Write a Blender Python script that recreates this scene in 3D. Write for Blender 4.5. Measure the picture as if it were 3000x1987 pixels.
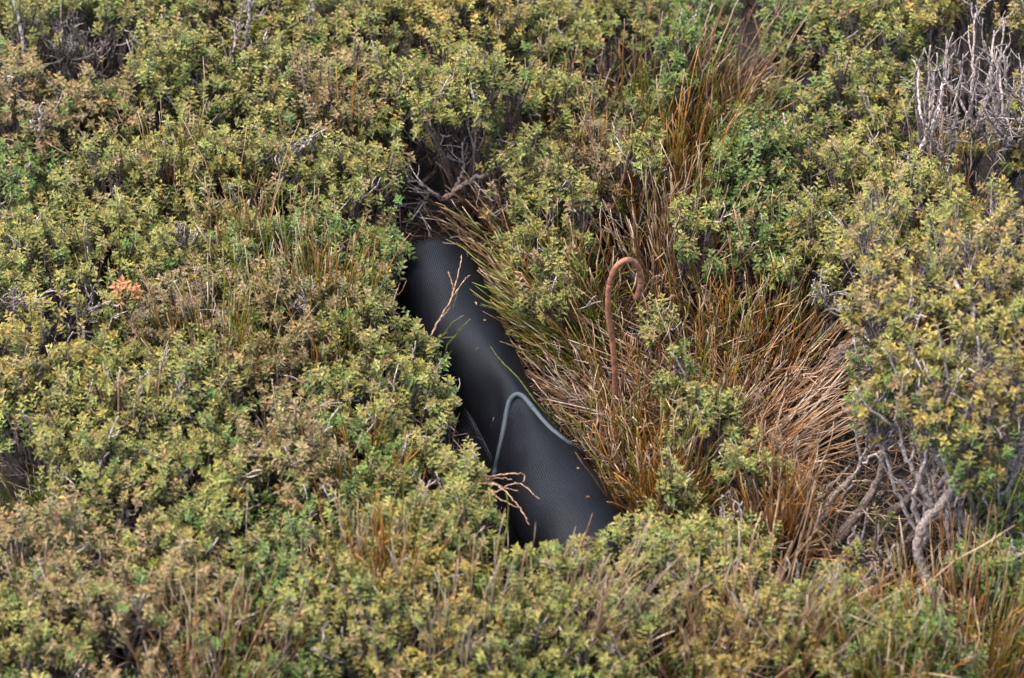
import bpy, math
import numpy as np
from mathutils import Vector, Matrix

# ------------------------------------------------------------------ camera, light, exposure
sc = bpy.context.scene
for o in list(bpy.data.objects):
    bpy.data.objects.remove(o)
PITCH = math.radians(41.0)
DIST = 5.0
FRAME_W = 1.5                       # metres across the frame at the aim point
TARGET = np.array([0.0, 0.0, 0.06])
LENS = 36.0 * DIST / FRAME_W
FWD = np.array([0.0, math.cos(PITCH), -math.sin(PITCH)])
UP = np.array([0.0, math.sin(PITCH), math.cos(PITCH)])
RIGHT = np.array([1.0, 0.0, 0.0])
CAM = TARGET - FWD * DIST
cam_d = bpy.data.cameras.new("camera")
cam = bpy.data.objects.new("camera", cam_d)
sc.collection.objects.link(cam)
cam.location = CAM
cam.rotation_euler = (math.pi / 2 - PITCH, 0, 0)
cam_d.sensor_width = 36.0
cam_d.lens = LENS
cam_d.clip_start = 0.1
cam_d.clip_end = 500.0
cam_d.dof.use_dof = True
cam_d.dof.focus_distance = 4.97
cam_d.dof.aperture_fstop = 4.4
sc.camera = cam

SUN_EL, SUN_AZ = math.radians(66), math.radians(-75)   # azimuth from +Y towards +X
world = bpy.data.worlds.new("World")
sc.world = world
world.use_nodes = True
wn = world.node_tree
sky = wn.nodes.new("ShaderNodeTexSky")
sky.sky_type = 'NISHITA'
sky.sun_disc = False
sky.sun_elevation = SUN_EL
sky.sun_rotation = SUN_AZ
sky.air_density = 1.0
sky.dust_density = 8.0
sky.ozone_density = 0.3
bg = next(n for n in wn.nodes if n.type == 'BACKGROUND')
bg.inputs['Strength'].default_value = 0.14
wn.links.new(sky.outputs['Color'], bg.inputs['Color'])

sun_d = bpy.data.lights.new("sun", 'SUN')
sun_d.energy = 1.2
sun_d.angle = math.radians(100)
sun_d.color = (1.0, 0.95, 0.89)
sun = bpy.data.objects.new("sun", sun_d)
sc.collection.objects.link(sun)
sdir = Vector((math.sin(SUN_AZ) * math.cos(SUN_EL), math.cos(SUN_AZ) * math.cos(SUN_EL), math.sin(SUN_EL)))
sun.rotation_euler = sdir.to_track_quat('Z', 'Y').to_euler()
sun.location = (0, 0, 6)

vs = sc.view_settings
vs.view_transform = 'Standard'
vs.look = 'None'
vs.gamma = 1.0
vs.use_curve_mapping = False
vs.exposure = 1.82
sc.render.engine = 'CYCLES'
sc.cycles.max_bounces = 6
sc.cycles.diffuse_bounces = 3
sc.cycles.glossy_bounces = 2
sc.cycles.transmission_bounces = 3
sc.cycles.transparent_max_bounces = 4
sc.cycles.use_denoising = True
sc.cycles.denoiser = 'OPENIMAGEDENOISE'
sc.cycles.denoising_input_passes = 'RGB_ALBEDO_NORMAL'
sc.cycles.use_adaptive_sampling = True
sc.cycles.adaptive_threshold = 0.02

# ------------------------------------------------------------------ helpers
rng = np.random.default_rng(7)
PXM = FRAME_W / 3000.0
K = 36.0 / LENS / 3000.0


def P(px, py, z=0.0):
    """photo pixel (3000 wide) on the horizontal plane at height z"""
    d = FWD + RIGHT * ((px - 1500) * K) + UP * (-(py - 993.5) * K)
    return CAM + d * ((z - CAM[2]) / d[2])


def PV(px, py, y):
    """photo pixel on the upright plane at depth y"""
    d = FWD + RIGHT * ((px - 1500) * K) + UP * (-(py - 993.5) * K)
    return CAM + d * ((y - CAM[1]) / d[1])


def proj(p):
    p = np.asarray(p) - CAM
    w = p @ FWD
    return np.stack([(p @ RIGHT) / w / K + 1500, 993.5 - (p @ UP) / w / K], -1)


def inside(poly, q):
    q = np.atleast_2d(q)
    x, y = q[:, 0], q[:, 1]
    r = np.zeros(len(q), bool)
    n = len(poly)
    for i in range(n):
        x1, y1 = poly[i]
        x2, y2 = poly[(i + 1) % n]
        c = ((y1 > y) != (y2 > y)) & (x < (x2 - x1) * (y - y1) / ((y2 - y1) or 1e-9) + x1)
        r ^= c
    return r


def unit(v):
    return v / np.maximum(np.linalg.norm(v, axis=-1, keepdims=True), 1e-9)


class Acc:
    """collects triangles with vertex colours, builds one mesh object"""

    def __init__(self):
        self.v, self.f, self.c, self.s, self.u, self.n = [], [], [], [], [], 0

    def add(self, v, f, c, smooth=False, uv=None):
        v = np.asarray(v, np.float32).reshape(-1, 3)
        f = np.asarray(f, np.int32).reshape(-1, 3)
        c = np.broadcast_to(np.asarray(c, np.float32), (len(v), 3))
        self.v.append(v)
        self.f.append(f + self.n)
        self.c.append(c)
        self.s.append(np.full(len(f), smooth))
        self.u.append(np.zeros((len(v), 2), np.float32) if uv is None else np.asarray(uv, np.float32))
        self.n += len(v)

    def mesh(self, name, mat, origin=(0, 0, 0)):
        v = np.concatenate(self.v) - np.asarray(origin, np.float32)
        f = np.concatenate(self.f)
        c = np.concatenate(self.c)
        me = bpy.data.meshes.new(name)
        me.vertices.add(len(v))
        me.vertices.foreach_set("co", v.astype(np.float32).ravel())
        me.loops.add(len(f) * 3)
        me.loops.foreach_set("vertex_index", f.astype(np.int32).ravel())
        me.polygons.add(len(f))
        me.polygons.foreach_set("loop_start", np.arange(0, len(f) * 3, 3, dtype=np.int32))
        me.polygons.foreach_set("use_smooth", np.concatenate(self.s))
        a = me.attributes.new("tint", 'FLOAT_COLOR', 'POINT')
        a.data.foreach_set("color", np.concatenate([c, np.ones((len(c), 1), np.float32)], 1).astype(np.float32).ravel())
        if any(u.any() for u in self.u):
            ul = me.uv_layers.new(name="cloth")
            ul.data.foreach_set("uv", np.concatenate(self.u)[f.ravel()].ravel())
        me.update(calc_edges=True)
        me.validate()
        me.materials.append(mat)
        return me

    def obj(self, name, mat, parent=None, origin=None, kind=None):
        org = np.array(parent.location) if (origin is None and parent is not None) else (np.zeros(3) if origin is None else origin)
        o = bpy.data.objects.new(name, self.mesh(name, mat, org))
        sc.collection.objects.link(o)
        if parent is not None:
            o.parent = parent
        else:
            o.location = org
        if kind:
            o["kind"] = kind
        return o


def thing(name, label, cat, loc, group=None):
    o = bpy.data.objects.new(name, None)
    o.empty_display_size = 0.02
    sc.collection.objects.link(o)
    o.location = loc
    o["label"], o["category"] = label, cat
    if group:
        o["group"] = group
    return o


def tubes(acc, pts, rad, col, sides=3, caps=True):
    """pts (B,n,3) rad (B,n) col (B,n,3): a batch of tapered tubes"""
    pts = np.asarray(pts, float)
    if pts.ndim == 2:
        pts = pts[None]
    B, n, _ = pts.shape
    rad = np.broadcast_to(np.asarray(rad, float), (B, n))
    col = np.broadcast_to(np.asarray(col, float), (B, n, 3))
    t = unit(np.gradient(pts, axis=1))
    mean = unit(pts[:, -1] - pts[:, 0])
    ref = np.where(np.abs(mean[:, 2:3]) < 0.8, np.array([[0, 0, 1.0]]), np.array([[1.0, 0, 0]]))
    a = unit(np.cross(t, ref[:, None, :]))
    b = np.cross(t, a)
    ang = np.arange(sides) * 2 * math.pi / sides
    ring = (a[:, :, None, :] * np.cos(ang)[None, None, :, None] + b[:, :, None, :] * np.sin(ang)[None, None, :, None])
    v = pts[:, :, None, :] + ring * rad[:, :, None, None]
    c = np.broadcast_to(col[:, :, None, :], v.shape)
    i = np.arange(n - 1)[:, None] * sides
    j = np.arange(sides)[None, :]
    j2 = (j + 1) % sides
    q = np.stack([i + j, i + j2, i + sides + j2, i + sides + j], -1).reshape(-1, 4)
    f = np.concatenate([q[:, [0, 1, 2]], q[:, [0, 2, 3]]])
    if caps:
        e = (n - 1) * sides
        cap = [[0, k + 1, k] for k in range(1, sides - 1)] + [[e, e + k, e + k + 1] for k in range(1, sides - 1)]
        f = np.concatenate([f, np.array(cap)])
    f = f[None] + (np.arange(B) * n * sides)[:, None, None]
    acc.add(v.reshape(-1, 3), f.reshape(-1, 3), c.reshape(-1, 3), smooth=True)


def bez(p0, p1, p2, n):
    """quadratic curves, batched"""
    p0, p1, p2 = (np.atleast_2d(p) for p in (p0, p1, p2))
    t = np.linspace(0, 1, n)[None, :, None]
    return p0[:, None] * (1 - t) ** 2 + 2 * p1[:, None] * t * (1 - t) + p2[:, None] * t ** 2


def smooth_path(pts, n):
    """Catmull-Rom through the points"""
    p = np.asarray(pts, float)
    p = np.concatenate([[2 * p[0] - p[1]], p, [2 * p[-1] - p[-2]]])
    m = len(p) - 3
    out = []
    for t in np.linspace(0, m - 1e-6, n):
        k = int(t)
        u = t - k
        a, b, c, d = p[k:k + 4]
        out.append(0.5 * (2 * b + (c - a) * u + (2 * a - 5 * b + 4 * c - d) * u * u + (3 * b - a - 3 * c + d) * u ** 3))
    return np.array(out)


# ------------------------------------------------------------------ materials
def mat_new(name):
    m = bpy.data.materials.new(name)
    m.use_nodes = True
    nt = m.node_tree
    return m, nt, nt.nodes["Principled BSDF"], nt.nodes["Material Output"]


def N(nt, kind, **kw):
    n = nt.nodes.new(kind)
    for k, v in kw.items():
        if k in n.inputs:
            n.inputs[k].default_value = v
        else:
            setattr(n, k, v)
    return n


def tint_node(nt):
    at = N(nt, "ShaderNodeAttribute", attribute_name="tint")
    oi = N(nt, "ShaderNodeObjectInfo")
    mx = N(nt, "ShaderNodeMix", data_type='RGBA', blend_type='MULTIPLY')
    mx.inputs[0].default_value = 1.0
    nt.links.new(at.outputs['Color'], mx.inputs[6])
    nt.links.new(oi.outputs['Color'], mx.inputs[7])
    return mx.outputs[2]


def mottled(nt, colour, scale, lo, hi, detail=3.0):
    tc = N(nt, "ShaderNodeTexCoord")
    no = N(nt, "ShaderNodeTexNoise", Scale=scale, Detail=detail)
    nt.links.new(tc.outputs['Object'], no.inputs['Vector'])
    mr = N(nt, "ShaderNodeMapRange")
    mr.inputs[1].default_value, mr.inputs[2].default_value = 0.3, 0.7
    mr.inputs[3].default_value, mr.inputs[4].default_value = lo, hi
    nt.links.new(no.outputs['Fac'], mr.inputs[0])
    mx = N(nt, "ShaderNodeVectorMath", operation='SCALE')
    nt.links.new(colour, mx.inputs[0])
    nt.links.new(mr.outputs[0], mx.inputs['Scale'])
    return mx.outputs[0], no.outputs['Fac']


def leaf_material():
    m, nt, bs, out = mat_new("small_leaf")
    col, _ = mottled(nt, tint_node(nt), 260.0, 0.82, 1.18, 2.0)
    nt.links.new(col, bs.inputs['Base Color'])
    bs.inputs['Roughness'].default_value = 0.45
    bs.inputs['Specular IOR Level'].default_value = 0.35
    tr = N(nt, "ShaderNodeBsdfTranslucent")
    nt.links.new(col, tr.inputs['Color'])
    mx = N(nt, "ShaderNodeMixShader")
    mx.inputs[0].default_value = 0.22
    nt.links.new(bs.outputs[0], mx.inputs[1])
    nt.links.new(tr.outputs[0], mx.inputs[2])
    nt.links.new(mx.outputs[0], out.inputs['Surface'])
    return m


def stalk_material():
    m, nt, bs, out = mat_new("rush_stalk")
    col, _ = mottled(nt, tint_node(nt), 150.0, 0.6, 1.4, 3.0)
    nt.links.new(col, bs.inputs['Base Color'])
    bs.inputs['Roughness'].default_value = 0.38
    bs.inputs['Specular IOR Level'].default_value = 0.5
    return m


def bark_material():
    m, nt, bs, out = mat_new("twig_bark")
    col, fac = mottled(nt, tint_node(nt), 210.0, 0.30, 1.65, 6.0)
    nt.links.new(col, bs.inputs['Base Color'])
    bs.inputs['Roughness'].default_value = 0.85
    bs.inputs['Specular IOR Level'].default_value = 0.2
    bp = N(nt, "ShaderNodeBump", Strength=1.0, Distance=0.004)
    nt.links.new(fac, bp.inputs['Height'])
    nt.links.new(bp.outputs[0], bs.inputs['Normal'])
    return m


def peat_material():
    m, nt, bs, out = mat_new("peat_soil")
    tc = N(nt, "ShaderNodeTexCoord")
    n1 = N(nt, "ShaderNodeTexNoise", Scale=40.0, Detail=8.0)
    nt.links.new(tc.outputs['Object'], n1.inputs['Vector'])
    cr = N(nt, "ShaderNodeValToRGB")
    cr.color_ramp.elements[0].position, cr.color_ramp.elements[0].color = 0.35, (0.0016, 0.0013, 0.0011, 1)
    cr.color_ramp.elements[1].position, cr.color_ramp.elements[1].color = 0.75, (0.008, 0.006, 0.0045, 1)
    nt.links.new(n1.outputs['Fac'], cr.inputs[0])
    nt.links.new(cr.outputs[0], bs.inputs['Base Color'])
    bs.inputs['Roughness'].default_value = 0.95
    bp = N(nt, "ShaderNodeBump", Strength=1.0, Distance=0.01)
    nt.links.new(n1.outputs['Fac'], bp.inputs['Height'])
    nt.links.new(bp.outputs[0], bs.inputs['Normal'])
    return m


def rust_material():
    m, nt, bs, out = mat_new("rusted_steel")
    tc = N(nt, "ShaderNodeTexCoord")
    n1 = N(nt, "ShaderNodeTexNoise", Scale=120.0, Detail=6.0)
    n2 = N(nt, "ShaderNodeTexNoise", Scale=22.0, Detail=3.0)
    for n in (n1, n2):
        nt.links.new(tc.outputs['Object'], n.inputs['Vector'])
    cr = N(nt, "ShaderNodeValToRGB")
    e = cr.color_ramp.elements
    e[0].position, e[0].color = 0.33, (0.055, 0.028, 0.022, 1)
    e[1].position, e[1].color = 0.68, (0.36, 0.16, 0.075, 1)
    x = e.new(0.5)
    x.color = (0.20, 0.088, 0.052, 1)
    ad = N(nt, "ShaderNodeMath", operation='MULTIPLY_ADD')
    ad.inputs[1].default_value, ad.inputs[2].default_value = 0.55, 0.22
    nt.links.new(n1.outputs['Fac'], ad.inputs[0])
    ad2 = N(nt, "ShaderNodeMath", operation='MULTIPLY_ADD')
    ad2.inputs[1].default_value = 0.5
    sb = N(nt, "ShaderNodeMath", operation='SUBTRACT')
    sb.inputs[1].default_value = 0.25
    nt.links.new(n2.outputs['Fac'], ad2.inputs[0])
    nt.links.new(ad.outputs[0], ad2.inputs[2])
    nt.links.new(ad2.outputs[0], sb.inputs[0])
    nt.links.new(sb.outputs[0], cr.inputs[0])
    nt.links.new(cr.outputs[0], bs.inputs['Base Color'])
    bs.inputs['Roughness'].default_value = 0.9
    bp = N(nt, "ShaderNodeBump", Strength=0.9, Distance=0.002)
    nt.links.new(n1.outputs['Fac'], bp.inputs['Height'])
    nt.links.new(bp.outputs[0], bs.inputs['Normal'])
    return m


def pin_material():
    m, nt, bs, out = mat_new("coated_steel")
    rgb = N(nt, "ShaderNodeRGB")
    rgb.outputs[0].default_value = (0.024, 0.036, 0.048, 1)
    col, fac = mottled(nt, rgb.outputs[0], 60.0, 0.85, 1.12)
    nt.links.new(col, bs.inputs['Base Color'])
    bs.inputs['Roughness'].default_value = 0.62
    bs.inputs['Specular IOR Level'].default_value = 0.35
    return m


def mesh_cloth_material():
    m, nt, bs, out = mat_new("black_woven_mesh")
    uv = N(nt, "ShaderNodeUVMap", uv_map="cloth")
    sep = N(nt, "ShaderNodeSeparateXYZ")
    nt.links.new(uv.outputs[0], sep.inputs[0])

    def wave(src, period, phase=None):
        a = N(nt, "ShaderNodeMath", operation='MULTIPLY')
        a.inputs[1].default_value = 2 * math.pi / period
        nt.links.new(src, a.inputs[0])
        if phase is not None:
            b = N(nt, "ShaderNodeMath", operation='ADD')
            nt.links.new(a.outputs[0], b.inputs[0])
            nt.links.new(phase, b.inputs[1])
            a = b
        s = N(nt, "ShaderNodeMath", operation='SINE')
        nt.links.new(a.outputs[0], s.inputs[0])
        return s.outputs[0]
    wob = N(nt, "ShaderNodeTexNoise", Scale=30.0, Detail=3.0)
    nt.links.new(uv.outputs[0], wob.inputs['Vector'])
    wph = N(nt, "ShaderNodeMath", operation='MULTIPLY')
    wph.inputs[1].default_value = 13.0
    nt.links.new(wob.outputs['Fac'], wph.inputs[0])
    w1 = wave(sep.outputs[0], 0.0040, wph.outputs[0])
    w2 = wave(sep.outputs[1], 0.0032, wph.outputs[0])
    pr = N(nt, "ShaderNodeMath", operation='MULTIPLY')
    nt.links.new(w1, pr.inputs[0])
    nt.links.new(w2, pr.inputs[1])
    sm = N(nt, "ShaderNodeMath", operation='ADD')
    nt.links.new(pr.outputs[0], sm.inputs[0])
    nt.links.new(w2, sm.inputs[1])
    mr = N(nt, "ShaderNodeMapRange")
    mr.inputs[1].default_value, mr.inputs[2].default_value = -1.6, 1.6
    nt.links.new(sm.outputs[0], mr.inputs[0])
    # worn, dusty threads in patches
    du = N(nt, "ShaderNodeTexNoise", Scale=14.0, Detail=5.0)
    nt.links.new(uv.outputs[0], du.inputs['Vector'])
    fine = N(nt, "ShaderNodeTexNoise", Scale=420.0, Detail=2.0)
    nt.links.new(uv.outputs[0], fine.inputs['Vector'])
    pw = N(nt, "ShaderNodeMath", operation='MULTIPLY')
    nt.links.new(mr.outputs[0], pw.inputs[0])
    nt.links.new(fine.outputs['Fac'], pw.inputs[1])
    cr = N(nt, "ShaderNodeValToRGB")
    cr.color_ramp.elements[0].position, cr.color_ramp.elements[0].color = 0.10, (0.0010, 0.0010, 0.0014, 1)
    cr.color_ramp.elements[1].position, cr.color_ramp.elements[1].color = 0.62, (0.0058, 0.0068, 0.0108, 1)
    nt.links.new(pw.outputs[0], cr.inputs[0])
    dm = N(nt, "ShaderNodeMapRange")
    dm.inputs[1].default_value, dm.inputs[2].default_value = 0.35, 0.7
    dm.inputs[3].default_value, dm.inputs[4].default_value = 0.6, 1.9
    nt.links.new(du.outputs['Fac'], dm.inputs[0])
    sc_ = N(nt, "ShaderNodeVectorMath", operation='SCALE')
    nt.links.new(cr.outputs[0], sc_.inputs[0])
    nt.links.new(dm.outputs[0], sc_.inputs['Scale'])
    nt.links.new(sc_.outputs[0], bs.inputs['Base Color'])
    bs.inputs['Roughness'].default_value = 0.55
    spm = N(nt, "ShaderNodeMapRange")
    spm.inputs[1].default_value, spm.inputs[2].default_value = 0.12, 0.45
    spm.inputs[3].default_value, spm.inputs[4].default_value = 0.05, 0.27
    nt.links.new(pw.outputs[0], spm.inputs[0])
    nt.links.new(spm.outputs[0], bs.inputs['Specular IOR Level'])
    bs.inputs['Specular Tint'].default_value = (0.66, 0.80, 1.0, 1)
    bp = N(nt, "ShaderNodeBump", Strength=0.35, Distance=0.0007)
    nt.links.new(mr.outputs[0], bp.inputs['Height'])
    nt.links.new(bp.outputs[0], bs.inputs['Normal'])
    return m


M_LEAF, M_STALK, M_BARK, M_PEAT = leaf_material(), stalk_material(), bark_material(), peat_material()
M_RUST, M_PIN, M_CLOTH = rust_material(), pin_material(), mesh_cloth_material()

# ------------------------------------------------------------------ the ground
def lump(x, y):
    return 0.010 * np.sin(x * 9 + 1.3) * np.cos(y * 7 + 0.4) + 0.006 * np.sin(x * 23 + y * 17) - 0.012


def make_ground():
    g = np.concatenate([[-60, -20, -8, -3.5], np.linspace(-2.2, 2.2, 111), [3.5, 8, 20, 60]])
    X, Y = np.meshgrid(g, g, indexing='ij')
    Z = np.where((np.abs(X) < 2.5) & (np.abs(Y) < 2.5), lump(X, Y) + rng.normal(0, 0.003, X.shape), -0.012)
    v = np.stack([X, Y, Z], -1).reshape(-1, 3)
    n = len(g)
    i, j = np.meshgrid(np.arange(n - 1), np.arange(n - 1), indexing='ij')
    a = (i * n + j).ravel()
    f = np.concatenate([np.stack([a, a + n, a + n + 1], 1), np.stack([a, a + n + 1, a + 1], 1)])
    A = Acc()
    A.add(v, f, (1, 1, 1), smooth=True)
    A.obj("ground", M_PEAT, kind="structure")


make_ground()

# ------------------------------------------------------------------ what the plants keep clear of
TUBE_POLY = [(1205, 742), (1250, 712), (1300, 700), (1370, 718), (1400, 790), (1400, 870), (1470, 975), (1540, 1035),
             (1592, 1190), (1680, 1320), (1745, 1410), (1815, 1485), (1800, 1540), (1720, 1570), (1640, 1575),
             (1560, 1600), (1490, 1600), (1465, 1472), (1440, 1390), (1340, 1240), (1335, 1120), (1305, 1000),
             (1245, 960), (1215, 905), (1155, 895), (1160, 810)]
HOOK_POLY = [(1770, 740), (1900, 740), (1900, 890), (1840, 890), (1840, 1270), (1770, 1270)]
FOOT_POLY = [(1600, 1200), (1760, 1180), (1860, 1270), (1900, 1480), (1800, 1480), (1720, 1360)]
HOLLOWS = [  # polygon, share of shoots that stay
    ([(1190, 470), (1290, 440), (1480, 470), (1500, 560), (1390, 640), (1380, 710), (1200, 730), (1160, 640)], 0.10),
    ([(90, 40), (250, 20), (380, 110), (360, 230), (200, 240), (110, 170)], 0.12),
    ([(560, 150), (650, 150), (660, 230), (570, 230)], 0.25),
    ([(1220, 140), (1310, 130), (1300, 200), (1230, 200)], 0.2),
    ([(1440, 310), (1530, 300), (1520, 420), (1440, 420)], 0.25),
    ([(0, 870), (45, 870), (50, 930), (0, 950)], 0.1),
    ([(0, 1230), (90, 1240), (120, 1400), (0, 1450)], 0.12),
    ([(150, 860), (310, 860), (290, 1000), (130, 1000)], 0.15),
    ([(400, 1210), (570, 1200), (560, 1290), (390, 1300)], 0.3),
    ([(260, 1460), (500, 1400), (560, 1450), (330, 1560)], 0.25),
    ([(700, 1110), (800, 1090), (820, 1230), (700, 1230)], 0.35),
    ([(100, 1800), (250, 1790), (240, 1880), (110, 1890)], 0.3),
    ([(2390, 1270), (2700, 1250), (2700, 1560), (2560, 1640), (2400, 1560)], 0.10),
    ([(2690, 60), (2960, 80), (2960, 330), (2880, 420), (2720, 360)], 0.12),
    ([(2180, 1000), (2440, 980), (2480, 1330), (2280, 1320), (2180, 1200)], 0.05),
]

# ------------------------------------------------------------------ leafy shoots
TONES = {   # young leaf, old leaf (linear albedo)
    'Y': ((0.255, 0.240, 0.066), (0.108, 0.142, 0.042)),
    'P': ((0.265, 0.190, 0.094), (0.128, 0.130, 0.054)),
    'G': ((0.140, 0.200, 0.050), (0.055, 0.110, 0.032)),
    'O': ((0.310, 0.245, 0.064), (0.150, 0.158, 0.044)),
    'B': ((0.215, 0.155, 0.100), (0.112, 0.110, 0.060)),
    'R': ((0.360, 0.175, 0.095), (0.340, 0.200, 0.070)),
}
LEAF_F = np.array([[4, 0, 1], [4, 1, 2], [4, 2, 3], [4, 3, 0]])


def leaf_verts(L, W, fold, curl):
    return np.array([[0, 0, 0], [.43 * L, -.47 * W, fold], [L, 0, -curl], [.43 * L, .47 * W, fold], [.46 * L, 0, -.06 * W - curl * .1]])


def shoot_template(r):
    V, F, T, E, ID = [], [], [], [], []
    tiers = int(r.integers(5, 10))
    z = 0.0
    phi0 = r.uniform(0, 6.28)
    lid = 0
    for k in range(tiers):
        age = k / (tiers - 1)
        L = (0.0058 + 0.0050 * min(1, k / 1.6)) * r.uniform(.88, 1.12)
        th = math.radians(26 + 50 * min(1, k / 2.4) + r.normal(0, 7))
        for s in (0, 1):
            if age > .6 and r.random() < .12:
                continue
            ph = phi0 + k * math.pi / 2 + s * math.pi + r.normal(0, .16)
            x = np.array([math.sin(th) * math.cos(ph), math.sin(th) * math.sin(ph), math.cos(th)])
            nz = np.array([-math.cos(th) * math.cos(ph), -math.cos(th) * math.sin(ph), math.sin(th)])
            y = np.cross(nz, x)
            lv = leaf_verts(L, L * r.uniform(.54, .66), L * .12, L * r.uniform(.0, .18))
            V.append(lv @ np.stack([x, y, nz]) + np.array([0, 0, z]))
            F.append(LEAF_F + 5 * lid)
            T.append(np.full(5, age))
            E.append(np.array([0, .6, 1, .6, 0]))
            ID.append(np.full(5, lid))
            lid += 1
        z -= 0.0014 + 0.0036 * min(1, k / 2.0) * r.uniform(.8, 1.2)
    return dict(v=np.concatenate(V), f=np.concatenate(F), t=np.concatenate(T), e=np.concatenate(E),
                id=np.concatenate(ID), n=lid, depth=-z)


tr = np.random.default_rng(3)
TEMPL = [shoot_template(tr) for _ in range(14)]


def shoot_colours(tpl, tip, old, r):
    """tip, old (B,3) -> (B,V,3)"""
    B = len(tip)
    t = tpl['t'][None, :, None] ** 0.8
    c = tip[:, None] * (1 - t) + old[:, None] * t
    lr = r.normal(1, .12, (B, tpl['n']))[:, tpl['id']][..., None]
    c = c * lr
    pink = (tpl['e'] * (1 - tpl['t']))[None, :, None] * r.uniform(0, .35, (B, 1, 1))
    c = c * (1 - pink) + np.array([0.26, 0.13, 0.09]) * pink
    odd = (r.random((B, tpl['n'])) < 0.011)[:, tpl['id']][..., None]
    hue = r.random((B, 1, 1))
    c = np.where(odd, np.array([0.44, 0.19, 0.06]) * hue + np.array([0.42, 0.29, 0.06]) * (1 - hue), c)
    return np.clip(c, 0.004, 0.8)


def basis(d, r):
    """rotation matrices whose rows are x,y,z axes with z = d"""
    a = unit(np.cross(d, r.normal(0, 1, d.shape)))
    return np.stack([a, np.cross(d, a), d], 1)


SHOOT_MESH = {}


def shoot_mesh(tone, k):
    if (tone, k) not in SHOOT_MESH:
        r = np.random.default_rng(100 + k)
        tpl = TEMPL[k]
        tip, old = (np.array([c]) for c in TONES[tone])
        A = Acc()
        A.add(tpl['v'], tpl['f'], shoot_colours(tpl, tip, old, r)[0])
        zz = np.linspace(-tpl['depth'] - .004, 0, 3)
        tubes(A, np.stack([zz * 0, zz * 0, zz], -1), [.0010, .0009, .0006], (.13, .085, .055))
        me = A.mesh("leafy_shoot", M_LEAF)
        SHOOT_MESH[(tone, k)] = me
    return SHOOT_MESH[(tone, k)]


def add_shoots(acc, pos, d, scale, tones, r, grade):
    """many shoots into one mesh"""
    which = r.integers(0, len(TEMPL), len(pos))
    R = basis(d, r)
    tip = np.array([TONES[t][0] for t in tones]) * grade
    old = np.array([TONES[t][1] for t in tones]) * grade
    for k in range(len(TEMPL)):
        m = np.where(which == k)[0]
        if not len(m):
            continue
        tpl = TEMPL[k]
        v = np.einsum('vi,bij->bvj', tpl['v'], R[m]) * scale[m][:, None, None] + pos[m][:, None]
        c = shoot_colours(tpl, tip[m], old[m], r)
        f = tpl['f'][None] + (np.arange(len(m)) * len(tpl['v']))[:, None, None]
        acc.add(v.reshape(-1, 3), f.reshape(-1, 3), c.reshape(-1, 3))


def clear_of(pos):
    q = proj(pos)
    ok = ~inside(TUBE_POLY, q) & ~inside(HOOK_POLY, q) & ~inside(FOOT_POLY, q)
    for poly, keep in HOLLOWS:
        ok &= ~(inside(poly, q) & (rng.random(len(q)) > keep))
    return ok


BARK = np.array([0.098, 0.070, 0.058])
GREY = np.array([0.250, 0.222, 0.218])
PARTS_PER_SHRUB = 28


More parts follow.
